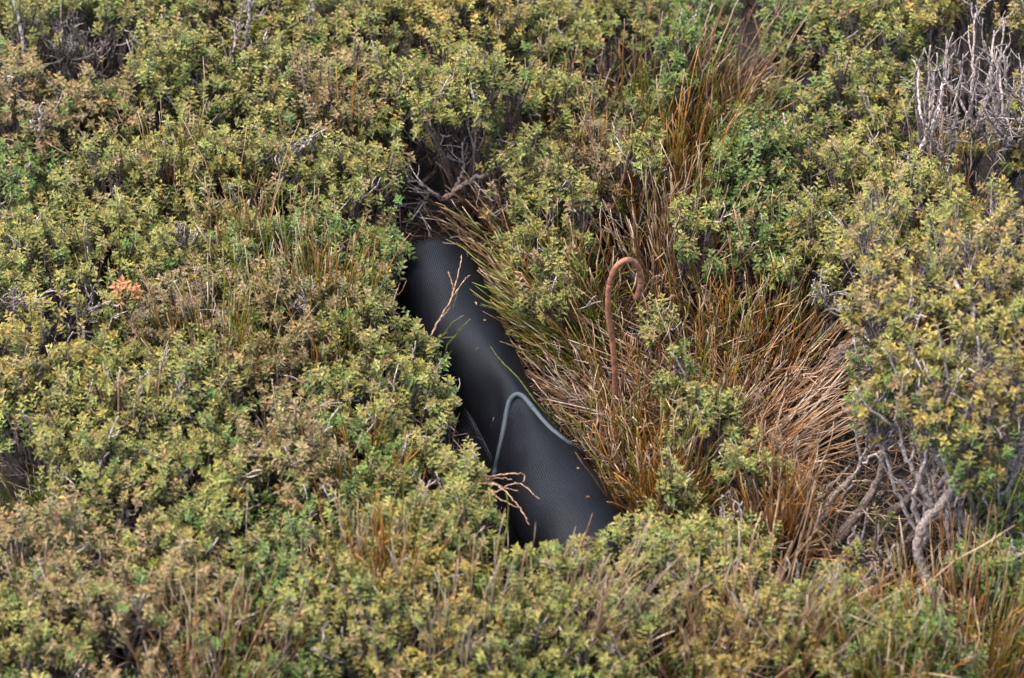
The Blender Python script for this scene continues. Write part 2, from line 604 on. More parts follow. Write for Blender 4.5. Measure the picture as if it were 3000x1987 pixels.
def foliage_on(root, lobes, lobe_r, base, tone, seed, dens=1.0, size=1.0, grey=0.3, extra=(), n_parts=PARTS_PER_SHRUB,
               limb_r=0.0042, limbs=None, upness=0.75, mix=0.16):
    """leafy shoots over a set of lobes, twigs below them, limbs to the base"""
    r = np.random.default_rng(seed)
    lq = proj(lobes)
    stay = ~(inside(TUBE_POLY, lq) | inside(HOOK_POLY, lq) | inside(FOOT_POLY, lq))
    if stay.any():
        lobes, lobe_r = lobes[stay], lobe_r[stay]
    pos, drn, lob = [], [], []
    for i, (c, lr) in enumerate(zip(lobes, lobe_r)):
        m = int(2 * math.pi * lr * lr * 2450 * dens) + 7
        u = unit(r.normal(0, 1, (m, 3)))
        u[:, 2] = np.abs(u[:, 2]) * 1.1 - .22
        u = unit(u)
        shell = np.where(r.random(m) < .72, r.uniform(.88, 1.1, m), r.uniform(.45, .85, m))
        p = c + u * (lr * shell)[:, None] * np.array([1, 1, .85])
        p[:, 2] += np.minimum(r.exponential(.010, m), .045) * (u[:, 2] > .2)
        # uneven: drop shoots where a coarse pattern says gap
        g = np.sin(p[:, 0] * 75 + seed) * np.sin(p[:, 1] * 68 + 2 * seed) * np.sin(p[:, 2] * 80 + seed * 3)
        keep = g > -0.42
        pos.append(p[keep])
        drn.append(unit(u * .5 + np.array([0, 0, upness]) + r.normal(0, .26, (m, 3)))[keep])
        lob.append(np.full(keep.sum(), i))
    pos, drn, lob = np.concatenate(pos), np.concatenate(drn), np.concatenate(lob)
    ok = clear_of(pos) & (pos[:, 2] > 0.02)
    pos, drn, lob = pos[ok], drn[ok], lob[ok]
    others = [t for t in ('Y', 'P', 'G') if t != tone]
    patch = np.sin(pos[:, 0] * 31 + seed) + np.sin(pos[:, 1] * 27 - seed)
    tones = np.where(r.random(len(pos)) < mix, np.where(patch > 0, others[0], others[1]), tone)
    low = pos[:, 2] < np.quantile(pos[:, 2], .28) if len(pos) else np.zeros(0, bool)
    tones = np.where(low & (r.random(len(pos)) < .4), 'G', tones)
    for ex in extra:
        pos = np.concatenate([pos, [P(*ex[:3])]])
        drn = np.concatenate([drn, unit(r.normal(0, .3, (1, 3)) + [0, -.2, 1])])
        lob = np.concatenate([lob, [int(np.argmin(np.linalg.norm(lobes - pos[-1], axis=1)))]])
        tones = np.concatenate([tones, [ex[3]]])
    n = len(pos)
    scale = r.uniform(.68, 1.02, n) * size
    grade = r.normal(1, .13, (n, 1)) * (1 + r.normal(0, .05, (n, 3)))
    # the shoots that show largest are parts of their own
    view = pos @ np.array([0, -.45, 1.0])
    order = np.argsort(-(view + r.normal(0, .02, n)))
    own = order[:n_parts] if not extra else np.concatenate([order[:n_parts], np.arange(n - len(extra), n)])
    own = np.unique(own)
    rest = np.setdiff1d(np.arange(n), own)
    org = np.array(root.location)
    Rm = basis(drn[own], r)
    shoots = []
    for q, i in enumerate(own):
        k = int(r.integers(0, len(TEMPL)))
        o = bpy.data.objects.new("leafy_shoot", shoot_mesh(str(tones[i]), k))
        mw = np.eye(4)
        mw[:3, :3] = Rm[q].T * scale[i]
        mw[:3, 3] = pos[i] - org
        o.parent = root
        o.matrix_basis = Matrix(mw.tolist())
        g = np.clip(grade[i], .6, 1.5)
        o.color = (g[0], g[1], g[2], 1)
        sc.collection.objects.link(o)
        shoots.append((o, int(lob[i])))
    if len(rest):
        A = Acc()
        add_shoots(A, pos[rest], drn[rest], scale[rest], tones[rest], r, grade[rest])
        A.obj("foliage", M_LEAF, root, kind="stuff")
    # limbs
    lpts, limb_objs = [], []
    for i, c in enumerate(lobes):
        tgt = c - np.array([0, 0, lobe_r[i] * .35])
        if limbs is None:
            b0 = base + np.append(r.normal(0, .012, 2), -.012)
        else:
            b0 = limbs[int(np.argmin(np.linalg.norm(limbs - tgt, axis=1)))]
        mid = (b0 + tgt) / 2 + np.array([*(r.normal(0, .022, 2) + (tgt - b0)[:2] * .2), -abs(r.normal(0.01, .02))])
        cv = bez(b0, mid, tgt, 9)[0]
        cv[1:-1] += r.normal(0, .0022, (7, 3))
        cc = BARK * (1 - grey) + GREY * grey
        A = Acc()
        tubes(A, cv, np.linspace(limb_r, limb_r * .5, 9) * r.uniform(.8, 1.25), cc * r.uniform(.75, 1.2), sides=5)
        limb_objs.append(A.obj("branch", M_BARK, root))
        lpts.append(cv)
    lpts = np.array(lpts)
    for o, k in shoots:          # each shoot belongs to the branch that bears it
        o.parent = limb_objs[k]
    if n:
        tpick = r.integers(4, 9, n)
        b = lpts[lob, tpick]
        tw_end = pos - drn * (0.016 * scale)[:, None]
        mid = (b + tw_end) / 2 - drn * .012 + r.normal(0, .006, (n, 3)) - np.array([0, 0, .006])
        cv = bez(b, mid, tw_end, 4)
        cv[:, 1:-1] += r.normal(0, .0014, (n, 2, 3))
        gmix = np.clip(r.normal(grey, .3, (n, 1, 1)), 0, 1)
        col = (BARK * (1 - gmix) + GREY * gmix) * r.uniform(.6, 1.25, (n, 1, 1))
        T = Acc()
        tubes(T, cv, np.linspace(.0019, .0010, 4)[None] * r.uniform(.75, 1.3, (n, 1)), np.broadcast_to(col, (n, 4, 3)), caps=False)
        # bare and broken twigs in the same tangle
        nb = int(n * .30)
        k = r.integers(0, n, nb)
        b = lpts[lob[k], r.integers(2, 9, nb)]
        dd = unit(r.normal(0, 1, (nb, 3)) + [0, 0, .7])
        ln = r.uniform(.02, .06, (nb, 1))
        e = b + dd * ln
        good = clear_of(e)
        b, e = b[good], e[good]
        cv = bez(b, (b + e) / 2 + r.normal(0, .007, b.shape), e, 4)
        gm = np.clip(r.normal(grey + .1, .3, (len(b), 1, 1)), 0, 1)
        col = (BARK * (1 - gm) + GREY * gm) * r.uniform(.5, 1.3, (len(b), 1, 1))
        tubes(T, cv, np.linspace(.0014, .0006, 4), np.broadcast_to(col, (len(b), 4, 3)), caps=False)
        nb = max(3, int(n * .045))
        k = r.integers(0, n, nb)
        b = lpts[lob[k], r.integers(6, 9, nb)]
        e = b + unit(r.normal(0, .5, (nb, 3)) + [0, -.1, 1]) * r.uniform(.05, .085, (nb, 1))
        good = clear_of(e)
        b, e = b[good], e[good]
        if len(b):
            cv = bez(b, (b + e) / 2 + r.normal(0, .010, b.shape), e, 7)
            cv[:, 1:] += r.normal(0, .0014, (len(b), 6, 3))
            cs = GREY * r.uniform(.8, 1.35, (len(b), 1, 1))
            tubes(T, cv, np.linspace(.0019, .0009, 7), np.broadcast_to(cs, (len(b), 7, 3)), sides=4)
            j = cv[:, 3]
            e = j + unit(e - b + r.normal(0, .03, b.shape)) * r.uniform(.015, .03, (len(b), 1))
            tubes(T, bez(j, (j + e) / 2 + r.normal(0, .004, j.shape), e, 4), np.linspace(.0013, .0007, 4), np.broadcast_to(cs, (len(b), 4, 3)))
        T.obj("twigs", M_BARK, root, kind="stuff")


SEED = [11]


def shrub(px, py, rpx, H, tone, label, dens=1.0, grey=0.3, extra=(), parts=PARTS_PER_SHRUB, size=1.0, flat=.22):
    SEED[0] += 1
    r = np.random.default_rng(SEED[0])
    c = P(px, py, H * .72)
    base = np.array([c[0], c[1], 0.0])
    R = rpx * PXM * 1.28
    root = thing("heath_shrub", label, "shrub", base, "low heath shrubs")
    nl = max(4, int(round(13 * (R / .08) ** 1.2)))
    rl = max(.022, R * .42) if nl < 8 else max(.030, R * .33)
    cen = []
    for _ in range(400):
        if len(cen) >= nl:
            break
        q = np.sqrt(r.random()) * R * .92
        a = r.uniform(0, 6.283)
        xy = np.array([math.cos(a) * q, math.sin(a) * q * 1.12])
        if all(np.linalg.norm(xy - u[:2]) > rl * .85 for u in cen):
            z = H * (1 - flat * (q / R) ** 2) * r.uniform(.82, 1.10) - rl * .8
            cen.append(np.array([*xy, max(z, .02)]))
    lobes = np.array(cen) + base
    lr = r.uniform(.82, 1.2, len(lobes)) * rl
    foliage_on(root, lobes, lr, base, tone, SEED[0], dens=dens, size=size, grey=grey, extra=extra, n_parts=parts)
    return root


SHRUBS = [
    # px, py, radius px, height m, tone, label
    (60, 60, 150, .22, 'Y', "yellow-green shrub filling the very top left corner"),
    (330, 30, 140, .20, 'Y', "yellow-green shrub at the top edge above the dark gap near the top left corner"),
    (610, 70, 150, .23, 'Y', "yellow-green shrub at the top edge with grey stems showing, first right of the dark gap"),
    (860, 60, 150, .22, 'Y', "yellow-green shrub at the top edge, straight above the pinkish shrub left of the hollow"),
    (1110, 70, 150, .22, 'Y', "yellow-green shrub at the top edge above the left side of the dark hollow"),
    (1380, 70, 160, .24, 'O', "yellowish shrub at the top edge dotted with orange leaves above the hollow"),
    (1600, 110, 120, .20, 'Y', "yellow-green shrub at the top edge just left of the brown rushes"),
    (1830, 40, 90, .16, 'Y', "small yellow-green shrub at the top edge between two rush tufts"),
    (2060, 40, 100, .15, 'G', "green shrub at the top edge behind the tallest green and brown rushes"),
    (2340, 70, 110, .17, 'G', "dark green shrub at the top edge between rushes and the grey dead bush"),
    (2560, 110, 150, .24, 'Y', "yellow-green shrub at the top edge just left of the grey dead bush"),
    (2860, 20, 170, .26, 'O', "orange-tinged shrub at the top right corner above the grey dead bush"),
    (60, 330, 150, .22, 'P', "pinkish bronze shrub at the left edge below the dark gap"),
    (280, 330, 140, .20, 'P', "pinkish bronze shrub below the dark gap, second from the left edge"),
    (500, 240, 150, .22, 'Y', "yellow-green shrub with a tall pale shoot, upper left, beside a thin rush tuft"),
    (730, 250, 150, .23, 'Y', "yellow-green shrub behind the upper left thin green rush tuft"),
    (950, 300, 150, .22, 'P', "pinkish shrub with a small grey dead twig, left of the dark hollow"),
    (1160, 290, 140, .22, 'Y', "dense yellow-green shrub directly above the left end of the dark hollow"),
    (1370, 300, 150, .30, 'Y', "large yellow-green shrub overhanging the dark hollow and its forked branch"),
    (1600, 330, 120, .20, 'Y', "yellow-green shrub with bare stems right of the hollow, under the top brown rushes"),
    (1900, 330, 90, .14, 'G', "green shrub wedged between the two tallest brown rush tufts"),
    (2280, 380, 140, .17, 'G', "dark green shrub right of the tall rushes, in the shade below them"),
    (2510, 330, 150, .22, 'Y', "yellow-green shrub left of the white forked twig"),
    (90, 560, 140, .17, 'G', "deep green shrub at the left edge, the greenest in the upper left"),
    (330, 560, 150, .20, 'Y', "green and yellow shrub between the deep green shrub and a straw tuft"),
    (560, 500, 140, .22, 'Y', "yellow-green shrub just left of the straw-coloured rush tuft"),
    (800, 500, 150, .21, 'Y', "yellow-green shrub between the straw tuft and the orange rushes left of the hollow"),
    (1030, 540, 140, .20, 'Y', "yellow-green shrub beside the left wall of the dark hollow"),
    (1530, 520, 130, .20, 'Y', "yellow-green shrub on the right wall of the dark hollow"),
    (1740, 490, 95, .17, 'B', "purplish bronze shrub surrounded by brown rushes, upper centre right"),
    (2230, 590, 120, .16, 'G', "low green shrub among green rushes, above the combed brown straw"),
    (2470, 560, 150, .21, 'Y', "yellow-green shrub in front of the white forked twig's left side"),
    (2940, 400, 130, .24, 'O', "yellow and orange shrub at the right edge below the grey dead bush"),
    (80, 770, 150, .20, 'Y', "yellow-green shrub at the left edge above the bare grey stems"),
    (330, 760, 150, .21, 'Y', "yellow-green shrub carrying a cluster of orange-red shoots"),
    (570, 720, 150, .20, 'Y', "yellow-green shrub behind the rounded green rush tuft on the left"),
    (820, 720, 140, .20, 'G', "green shrub left of the orange rushes beside the tube's far end"),
    (1080, 760, 120, .18, 'G', "green shrub touching the left side of the black tube's far end"),
    (1600, 720, 100, .15, 'Y', "small yellow-green shrub among the green rushes right of the tube's far end"),
    (2440, 730, 140, .20, 'Y', "yellow-green shrub overhanging the top of the combed brown straw"),
    (2700, 640, 150, .24, 'Y', "yellow-green shrub below the white forked twig, behind the tall right bush"),
    (90, 1030, 150, .22, 'O', "orange-tinted shrub at the left edge below the bare grey stems"),
    (340, 1030, 130, .18, 'Y', "thin shrub behind the tall stalks with pale bracts on the left"),
    (580, 960, 150, .20, 'B', "purplish bronze shrub in front of the rounded green rush tuft"),
    (830, 930, 150, .21, 'P', "bronze shrub at middle left, right of the rounded green rush tuft"),
    (1060, 930, 140, .20, 'Y', "yellow-green shrub against the black tube's left side, above the blue-grey pin"),
    (1250, 1030, 70, .15, 'Y', "small yellow-green shrub leaning over the tube's left side"),
    (1890, 930, 55, .15, 'Y', "small pale green shrub just right of the rusty hook"),
    (100, 1190, 140, .20, 'Y', "yellow-green shrub at the left edge above the dark hole with pale wood"),
    (350, 1210, 140, .20, 'Y', "yellow-green shrub below the tall stalks with pale bracts"),
    (600, 1170, 150, .22, 'Y', "bright yellow-green mound above the pale forked twigs, left of centre"),
    (840, 1170, 140, .20, 'P', "bronze yellow shrub with a twiggy gap, left of the blue-grey pin"),
    (1080, 1170, 140, .20, 'Y', "yellow-green shrub just left of the tube at the blue-grey pin"),
    (1260, 1230, 90, .16, 'Y', "small shrub by the tube's left hem beside the blue-grey pin"),
    (300, 1380, 140, .20, 'Y', "yellow-green shrub above the weathered log, with pale twigs at its right"),
    (560, 1400, 140, .21, 'Y', "yellow-green shrub right of the pale twigs above the weathered log"),
    (820, 1370, 150, .21, 'P', "bronze-tipped shrub to the right of the weathered log"),
    (1050, 1390, 140, .18, 'G', "bright green shrub left of the blue-grey pin's lower end"),
    (1280, 1420, 140, .18, 'Y', "yellow-green shrub against the tube's left side below the blue-grey pin"),
    (2080, 1230, 75, .20, 'Y', "narrow upright shrub standing between the rusty hook and the combed straw"),
    (2200, 1390, 75, .17, 'Y', "small shrub left of the upright reddish rush tuft, below the combed straw"),
    (90, 1640, 150, .20, 'P', "bronze shrub at the left edge below the green grass tuft"),
    (340, 1620, 150, .20, 'P', "orange-bronze shrub in front of the weathered log"),
    (590, 1600, 150, .20, 'Y', "yellow-green shrub behind the brown straw patch, lower left"),
    (840, 1620, 150, .18, 'G', "green shrub right of the brown straw patch, lower left"),
    (1060, 1640, 140, .20, 'Y', "yellow-green shrub left of the orange rush sprig, lower centre"),
    (1290, 1600, 130, .20, 'Y', "yellow-green shrub just left of the tube's near end"),
    (1625, 1650, 100, .20, 'Y', "small shrub in front of the tube's near end, behind the pale straw bunch"),
    (1890, 1610, 100, .17, 'Y', "small shrub right of the tube's near end"),
    (80, 1880, 150, .20, 'Y', "yellow-green shrub in the bottom left corner"),
    (310, 1890, 150, .21, 'P', "bronze shrub at the bottom edge, second from the bottom left corner"),
    (540, 1800, 130, .20, 'P', "pink-tipped shrub left of the brown straw patch by the bottom edge"),
    (790, 1870, 140, .18, 'G', "green shrub at the bottom edge, right of the brown straw"),
    (1010, 1850, 140, .21, 'Y', "yellow-green shrub at the bottom edge below the orange rush sprig"),
    (1250, 1830, 140, .21, 'O', "yellowish shrub at the bottom edge with grey straw above it"),
    (1480, 1870, 140, .20, 'Y', "yellow-green shrub at the bottom edge directly below the tube"),
    (1720, 1850, 140, .20, 'Y', "yellow-green shrub at the bottom edge below the pale straw bunch"),
    (1960, 1700, 120, .18, 'Y', "yellow-green shrub below and right of the tube's near end"),
    (2120, 1640, 100, .18, 'Y', "small yellow-green shrub left of the big pale straw tuft, lower right"),
    (2180, 1860, 130, .18, 'O', "yellow-leaved shrub at the bottom edge below the big pale straw tuft"),
    (2420, 1850, 130, .20, 'Y', "yellow-green shrub at the bottom edge with a pointed top, right of the straw tuft"),
    (2680, 1900, 120, .18, 'G', "green shrub at the bottom edge between the two lower right rush tufts"),
    (2960, 1640, 90, .16, 'G', "green shrub at the right edge behind the gnarled trunks"),
    (2000, 210, 75, .25, 'G', "small green shrub standing inside the tallest rushes near the top edge"),
    (2200, 480, 100, .22, 'G', "green shrub right of the rush band, above the mixed green and brown tuft"),
    (1870, 470, 65, .25, 'Y', "small yellow-green shrub in the middle of the rush band"),
    (2040, 690, 65, .22, 'Y', "small yellow-green shrub at the lower end of the rush band, behind the combed straw"),
    (1650, 590, 75, .22, 'Y', "small yellow-green shrub left of the rush band's brown tuft, right of the hollow"),
    (1610, 850, 55, .17, 'Y', "tiny yellow-green shrub inside the left-leaning green rushes"),
    (2250, 700, 85, .20, 'G', "low green shrub under the overhanging yellow-green shrub, beside the thin green rushes"),
    (2960, 1490, 80, .16, 'G', "small green shrub at the right edge under the tall bush's canopy"),
    (1990, 1450, 45, .15, 'Y', "small shrub at the right foot of the orange-brown rush tuft"),
    (1990, 1130, 42, .17, 'Y', "small yellow-green shrub between the left-sweeping straw and the rusty hook"),
    (2560, 1560, 65, .12, 'Y', "tiny yellow-green shrub growing in front of the dark crooked stems"),
]
CORNER_EXTRA = {"yellow-green shrub carrying a cluster of orange-red shoots":
                [(335, 836, .275, 'R'), (352, 828, .28, 'R'), (370, 838, .275, 'R'), (398, 838, .275, 'R'), (405, 850, .27, 'R'), (345, 850, .27, 'R')]}
for s in SHRUBS:
    shrub(*s, extra=CORNER_EXTRA.get(s[5], ()), grey=.45 if s[0] > 2400 or s[0] < 140 else .2)

# ------------------------------------------------------------------ the tall bush on the right, trunks in view
def tall_bush():
    base = P(2755, 1800, 0)
    root = thing("tall_shrub", "tall blurred yellow-green bush on gnarled grey trunks at the right edge", "bush", base)
    trunks = [
        [(2775, 1810, -.01), (2735, 1730, .015), (2700, 1650, .05), (2690, 1570, .085), (2735, 1500, .12), (2785, 1440, .15), (2770, 1380, .18), (2735, 1320, .215), (2700, 1180, .28), (2660, 1000, .33)],
        [(2885, 1750, -.01), (2875, 1660, .03), (2850, 1580, .06), (2860, 1500, .10), (2900, 1440, .13), (2930, 1360, .17), (2900, 1250, .23), (2860, 1080, .30), (2850, 900, .36)],
        [(2875, 1660, .03), (2900, 1540, .08), (2945, 1500, .10), (2925, 1420, .14), (2975, 1320, .19), (2990, 1150, .27), (2960, 960, .33)],
        [(2440, 1640, -.01), (2470, 1560, .02), (2530, 1480, .04), (2570, 1400, .07), (2590, 1300, .12), (2600, 1180, .20), (2580, 1060, .26)],
        [(2560, 1560, -.01), (2620, 1500, .02), (2680, 1440, .04), (2730, 1350, .08), (2800, 1250, .15), (2790, 1120, .25)],
        [(2260, 1620, -.01), (2380, 1560, .01), (2440, 1460, .03), (2520, 1370, .06), (2560, 1290, .10), (2640, 1200, .18)],
        [(2790, 1430, .15), (2820, 1380, .18), (2850, 1290, .22), (2800, 1200, .27), (2760, 1090, .32)],
        [(2735, 1500, .12), (2700, 1420, .16), (2650, 1330, .20), (2640, 1240, .24)],
        [(2860, 1500, .10), (2830, 1420, .15), (2840, 1340, .19), (2880, 1260, .24)],
        [(2850, 1590, .06), (2810, 1480, .12), (2825, 1400, .16), (2790, 1310, .21)],
        [(2930, 1360, .17), (2960, 1420, .14), (2950, 1500, .11), (2900, 1560, .07)],
        [(2640, 1640, -.01), (2650, 1560, .03), (2700, 1480, .07), (2760, 1420, .11), (2850, 1330, .17)],
        [(2780, 1700, -.01), (2790, 1600, .05), (2770, 1520, .09), (2800, 1440, .13)],
    ]
    r = np.random.default_rng(77)
    ends = []
    for k, t in enumerate(trunks):
        cv = smooth_path([P(*q) for q in t], 34)
        cv[1:-1] += r.normal(0, .0012, (32, 3))
        w = (.0088, .0088, .0062, .0075, .0075, .0068, .006, .005, .005, .0045, .005, .0045, .004)[k]
        rad = np.linspace(w, w * .42, 34) * r.uniform(.86, 1.16, 34)
        g = np.linspace(.45, 1.15, 34)[:, None] if k in (0, 1, 2, 6, 7, 8, 9, 10, 12) else np.linspace(.05, .45, 34)[:, None]
        A = Acc()
        tubes(A, cv, rad, (BARK * .8 * (1 - g) + GREY * 1.2 * g)[None], sides=8)
        A.obj("trunk", M_BARK, root)
        ends.append(cv[18:])
    allp = np.concatenate(ends)
    for k in range(60):
        a = allp[r.integers(0, len(allp))]
        px_, py_ = proj(a[None])[0]
        if py_ < 1150:
            continue
        e = a + np.array([r.normal(0, .05), r.normal(0, .03), r.uniform(.06, .16)])
        cv = bez(a, (a + e) / 2 + r.normal(0, .018, 3), e, 12)[0]
        cv[1:-1] += r.normal(0, .0018, (10, 3))
        A = Acc()
        tubes(A, cv, np.linspace(.0025, .0010, 12), GREY * r.uniform(1.1, 1.5), sides=5)
        A.obj("branch", M_BARK, root)
        ends.append(cv[6:])
    for k in range(24):
        x0, y0 = r.uniform(2690, 2960), r.uniform(1430, 1640)
        x1, y1 = x0 + r.normal(10, 70), r.uniform(1150, 1290)
        z0, z1 = .10 - (y0 - 1430) / 210 * .07, r.uniform(.24, .29)
        cv = smooth_path([P(x0, y0, z0)] + [P(x0 + (x1 - x0) * t + r.normal(0, 20), y0 + (y1 - y0) * t, z0 + (z1 - z0) * t) for t in (.33, .66)] + [P(x1, y1, z1)], 18)
        cv[1:-1] += r.normal(0, .0015, (16, 3))
        A = Acc()
        tubes(A, cv, np.linspace(.0040, .0017, 18) * r.uniform(.7, 1.2), GREY * r.uniform(1.15, 1.6), sides=6)
        A.obj("branch", M_BARK, root)
        ends.append(cv[9:])
    for k in range(9):
        x0, y0 = r.uniform(2330, 2640), r.uniform(1480, 1660)
        L_ = r.uniform(90, 190)
        cv = smooth_path([P(x0, y0, -.005), P(x0 + L_ * .45, y0 - L_ * .5 + r.normal(0, 12), .02), P(x0 + L_, y0 - L_ * 1.1, r.uniform(.04, .09))], 16)
        cv[1:-1] += r.normal(0, .0015, (14, 3))
        A = Acc()
        tubes(A, cv, np.linspace(.0055, .0028, 16) * r.uniform(.6, 1.2), (BARK * .75 + GREY * r.uniform(0, .25)), sides=6)
        A.obj("branch", M_BARK, root)
    ends = np.concatenate(ends)
    L = [(2545, 660, .36), (2600, 770, .37), (2720, 740, .39), (2850, 700, .40), (2960, 660, .40), (2535, 870, .35), (2650, 880, .37),
         (2780, 850, .39), (2900, 810, .40), (2985, 880, .40), (2560, 1010, .32), (2670, 1010, .35), (2800, 980, .37), (2920, 980, .38),
         (2560, 1130, .28), (2640, 1090, .31), (2760, 1110, .34), (2880, 1120, .35), (2985, 1090, .36), (2850, 1230, .30), (2970, 1230, .31),
         (2580, 1200, .25), (2700, 1210, .29), (2790, 600, .39), (2930, 560, .40), (2990, 760, .40), (2870, 1320, .26), (2590, 570, .34)]
    lobes = np.array([P(*q) for q in L]) - np.array([0, 0, .03])
    foliage_on(root, lobes, r.uniform(.034, .046, len(L)), base, 'O', 901, dens=1.35, size=1.0, grey=.8, n_parts=150, limb_r=.0035, limbs=ends, mix=.5)


tall_bush()

# ------------------------------------------------------------------ rush tufts
RUSH = {  # base, middle, tip colours
    'green': ((.13, .070, .018), (.085, .100, .012), (.150, .130, .018)),
    'lush': ((.075, .080, .014), (.070, .120, .014), (.120, .150, .022)),
    'brown': ((.060, .032, .016), (.146, .070, .026), (.225, .126, .058)),
    'orange': ((.130, .052, .012), (.230, .096, .012), (.300, .150, .034)),
    'straw': ((.085, .048, .028), (.190, .115, .064), (.300, .210, .135)),
    'grey': ((.080, .060, .050), (.170, .132, .110), (.280, .235, .205)),
}
TUBE_IN = [(1225, 760), (1300, 722), (1350, 735), (1370, 800), (1380, 900), (1430, 985), (1500, 1050), (1560, 1190), (1660, 1330),
           (1725, 1410), (1790, 1490), (1700, 1560), (1500, 1590), (1480, 1472), (1455, 1390), (1360, 1230), (1350, 1120), (1320, 1000), (1180, 880)]
HOOK_IN = [(1772, 745), (1890, 745), (1890, 880), (1835, 880), (1835, 1150), (1775, 1150)]
HOOK_BASE = P(1805, 1275, 0)


def rush(bx, by, tx, ty, h, n, mixd, label, br=.022, tr_=.05, sag=.25, rad=.00105, name="rush_tuft", cat="rush tuft", cull=True, bare=.35, wav=1.0):
    SEED[0] += 1
    r = np.random.default_rng(SEED[0])
    t = P(tx, ty, h)
    b = P(bx, by, 0.0) if by is not None else np.array([P(bx, ty, h)[0], t[1] + .01, 0.0])
    root = thing(name, label, cat, (b[0], b[1], 0), "rush and straw tufts")
    kinds = list(mixd)
    pr = np.array([mixd[k] for k in kinds], float)
    ki = r.choice(len(kinds), n, p=pr / pr.sum())
    b0 = b + np.concatenate([r.normal(0, br, (n, 2)), np.full((n, 1), -.012)], 1)
    L = np.linalg.norm(t - b)
    frac = r.uniform(.45, 1.08, (n, 1))
    e = b0 + (t - b) * frac + r.normal(0, tr_ * .6, (n, 3)) * frac * np.array([1, 1, .5]) + np.concatenate([(b0 - b)[:, :2] * 1.3, np.zeros((n, 1))], 1)
    e[:, 2] = np.maximum(e[:, 2], .01)
    mid = b0 + (e - b0) * .5 + np.array([0, 0, 1.0]) * (sag * L * r.uniform(.2, 1.0, (n, 1))) + r.normal(0, .010, (n, 3))
    m = 9
    cv = bez(b0, mid, e, m)
    cv[:, 1:] += np.cumsum(r.normal(0, .0024 * wav, (n, m - 1, 3)), axis=1) * np.array([1, 1, .8])
    cv[:, :, 2] = np.maximum(cv[:, :, 2], -.015)
    if cull:
        q = proj(cv.reshape(-1, 3))
        it = inside(TUBE_IN, q).reshape(n, m).sum(1)
        ih = (inside(HOOK_IN, q) & (cv.reshape(-1, 3)[:, 1] < HOOK_BASE[1] + .01)).reshape(n, m).sum(1)
        il = inside(HOLLOWS[12][0], q).reshape(n, m).sum(1)
        ok = (it == 0) & (ih == 0) & ((il < 2) | (r.random(n) < .2))
        cv, ki = cv[ok], ki[ok]
        n = len(cv)
    s = np.linspace(0, 1, m)[None, :, None]
    pal = np.array([RUSH[k] for k in kinds])[ki]
    col = np.where(s < .5, pal[:, None, 0] * (1 - 2 * s) + pal[:, None, 1] * 2 * s, pal[:, None, 1] * (2 - 2 * s) + pal[:, None, 2] * (2 * s - 1))
    col = col * r.uniform(.6, 1.35, (n, 1, 1)) * (1 + r.normal(0, .10, (n, m, 1)))
    # some nodes carry pale bracts, some stalks end bleached
    br_ = (r.random((n, m, 1)) < .045) & (s > .35)
    col = np.where(br_, np.array([.42, .34, .24]), col)
    bl = (r.random((n, 1, 1)) < bare) & (s > .75)
    col = np.where(bl, col * .35 + np.array([.34, .28, .225]) * .65, col)
    ra = rad * r.uniform(.65, 1.3, (n, 1)) * np.array([1.1, 1.05, 1, 1, .95, .9, .85, .7, .35])[None]
    ra = ra * np.where(br_[..., 0], 1.35, 1)
    # side stalks
    view = cv[:, -1] @ np.array([0, -.5, 1.0])
    own = np.argsort(-view)[:6]
    rest = np.setdiff1d(np.arange(n), own)
    for i in own:
        A = Acc()
        tubes(A, cv[i], ra[i], col[i][None], sides=4)
        A.obj("stalk", M_STALK, root)
    A = Acc()
    tubes(A, cv[rest], ra[rest], col[rest])
    ns = int(n * .9)
    k = r.integers(0, n, ns)
    q = r.integers(3, 7, ns)
    p0 = cv[k, q]
    d = unit(cv[k, q + 1] - cv[k, q])
    e2 = p0 + unit(d + r.normal(0, .28, (ns, 3))) * r.uniform(.02, .055, (ns, 1))
    if cull and ns:
        ok = ~inside(TUBE_IN, proj(e2)) & ~inside(HOOK_IN, proj(e2))
        p0, e2, k, q = p0[ok], e2[ok], k[ok], q[ok]
    if len(p0):
        cv2 = bez(p0, (p0 + e2) / 2 + r.normal(0, .002, p0.shape), e2, 4)
        tubes(A, cv2, np.array([.9, .85, .75, .35])[None] * rad * .8, col[k, q][:, None] * np.array([1, 1.05, 1.1, 1.2])[None, :, None])
    A.obj("stalks", M_STALK, root, kind="stuff")
    return root


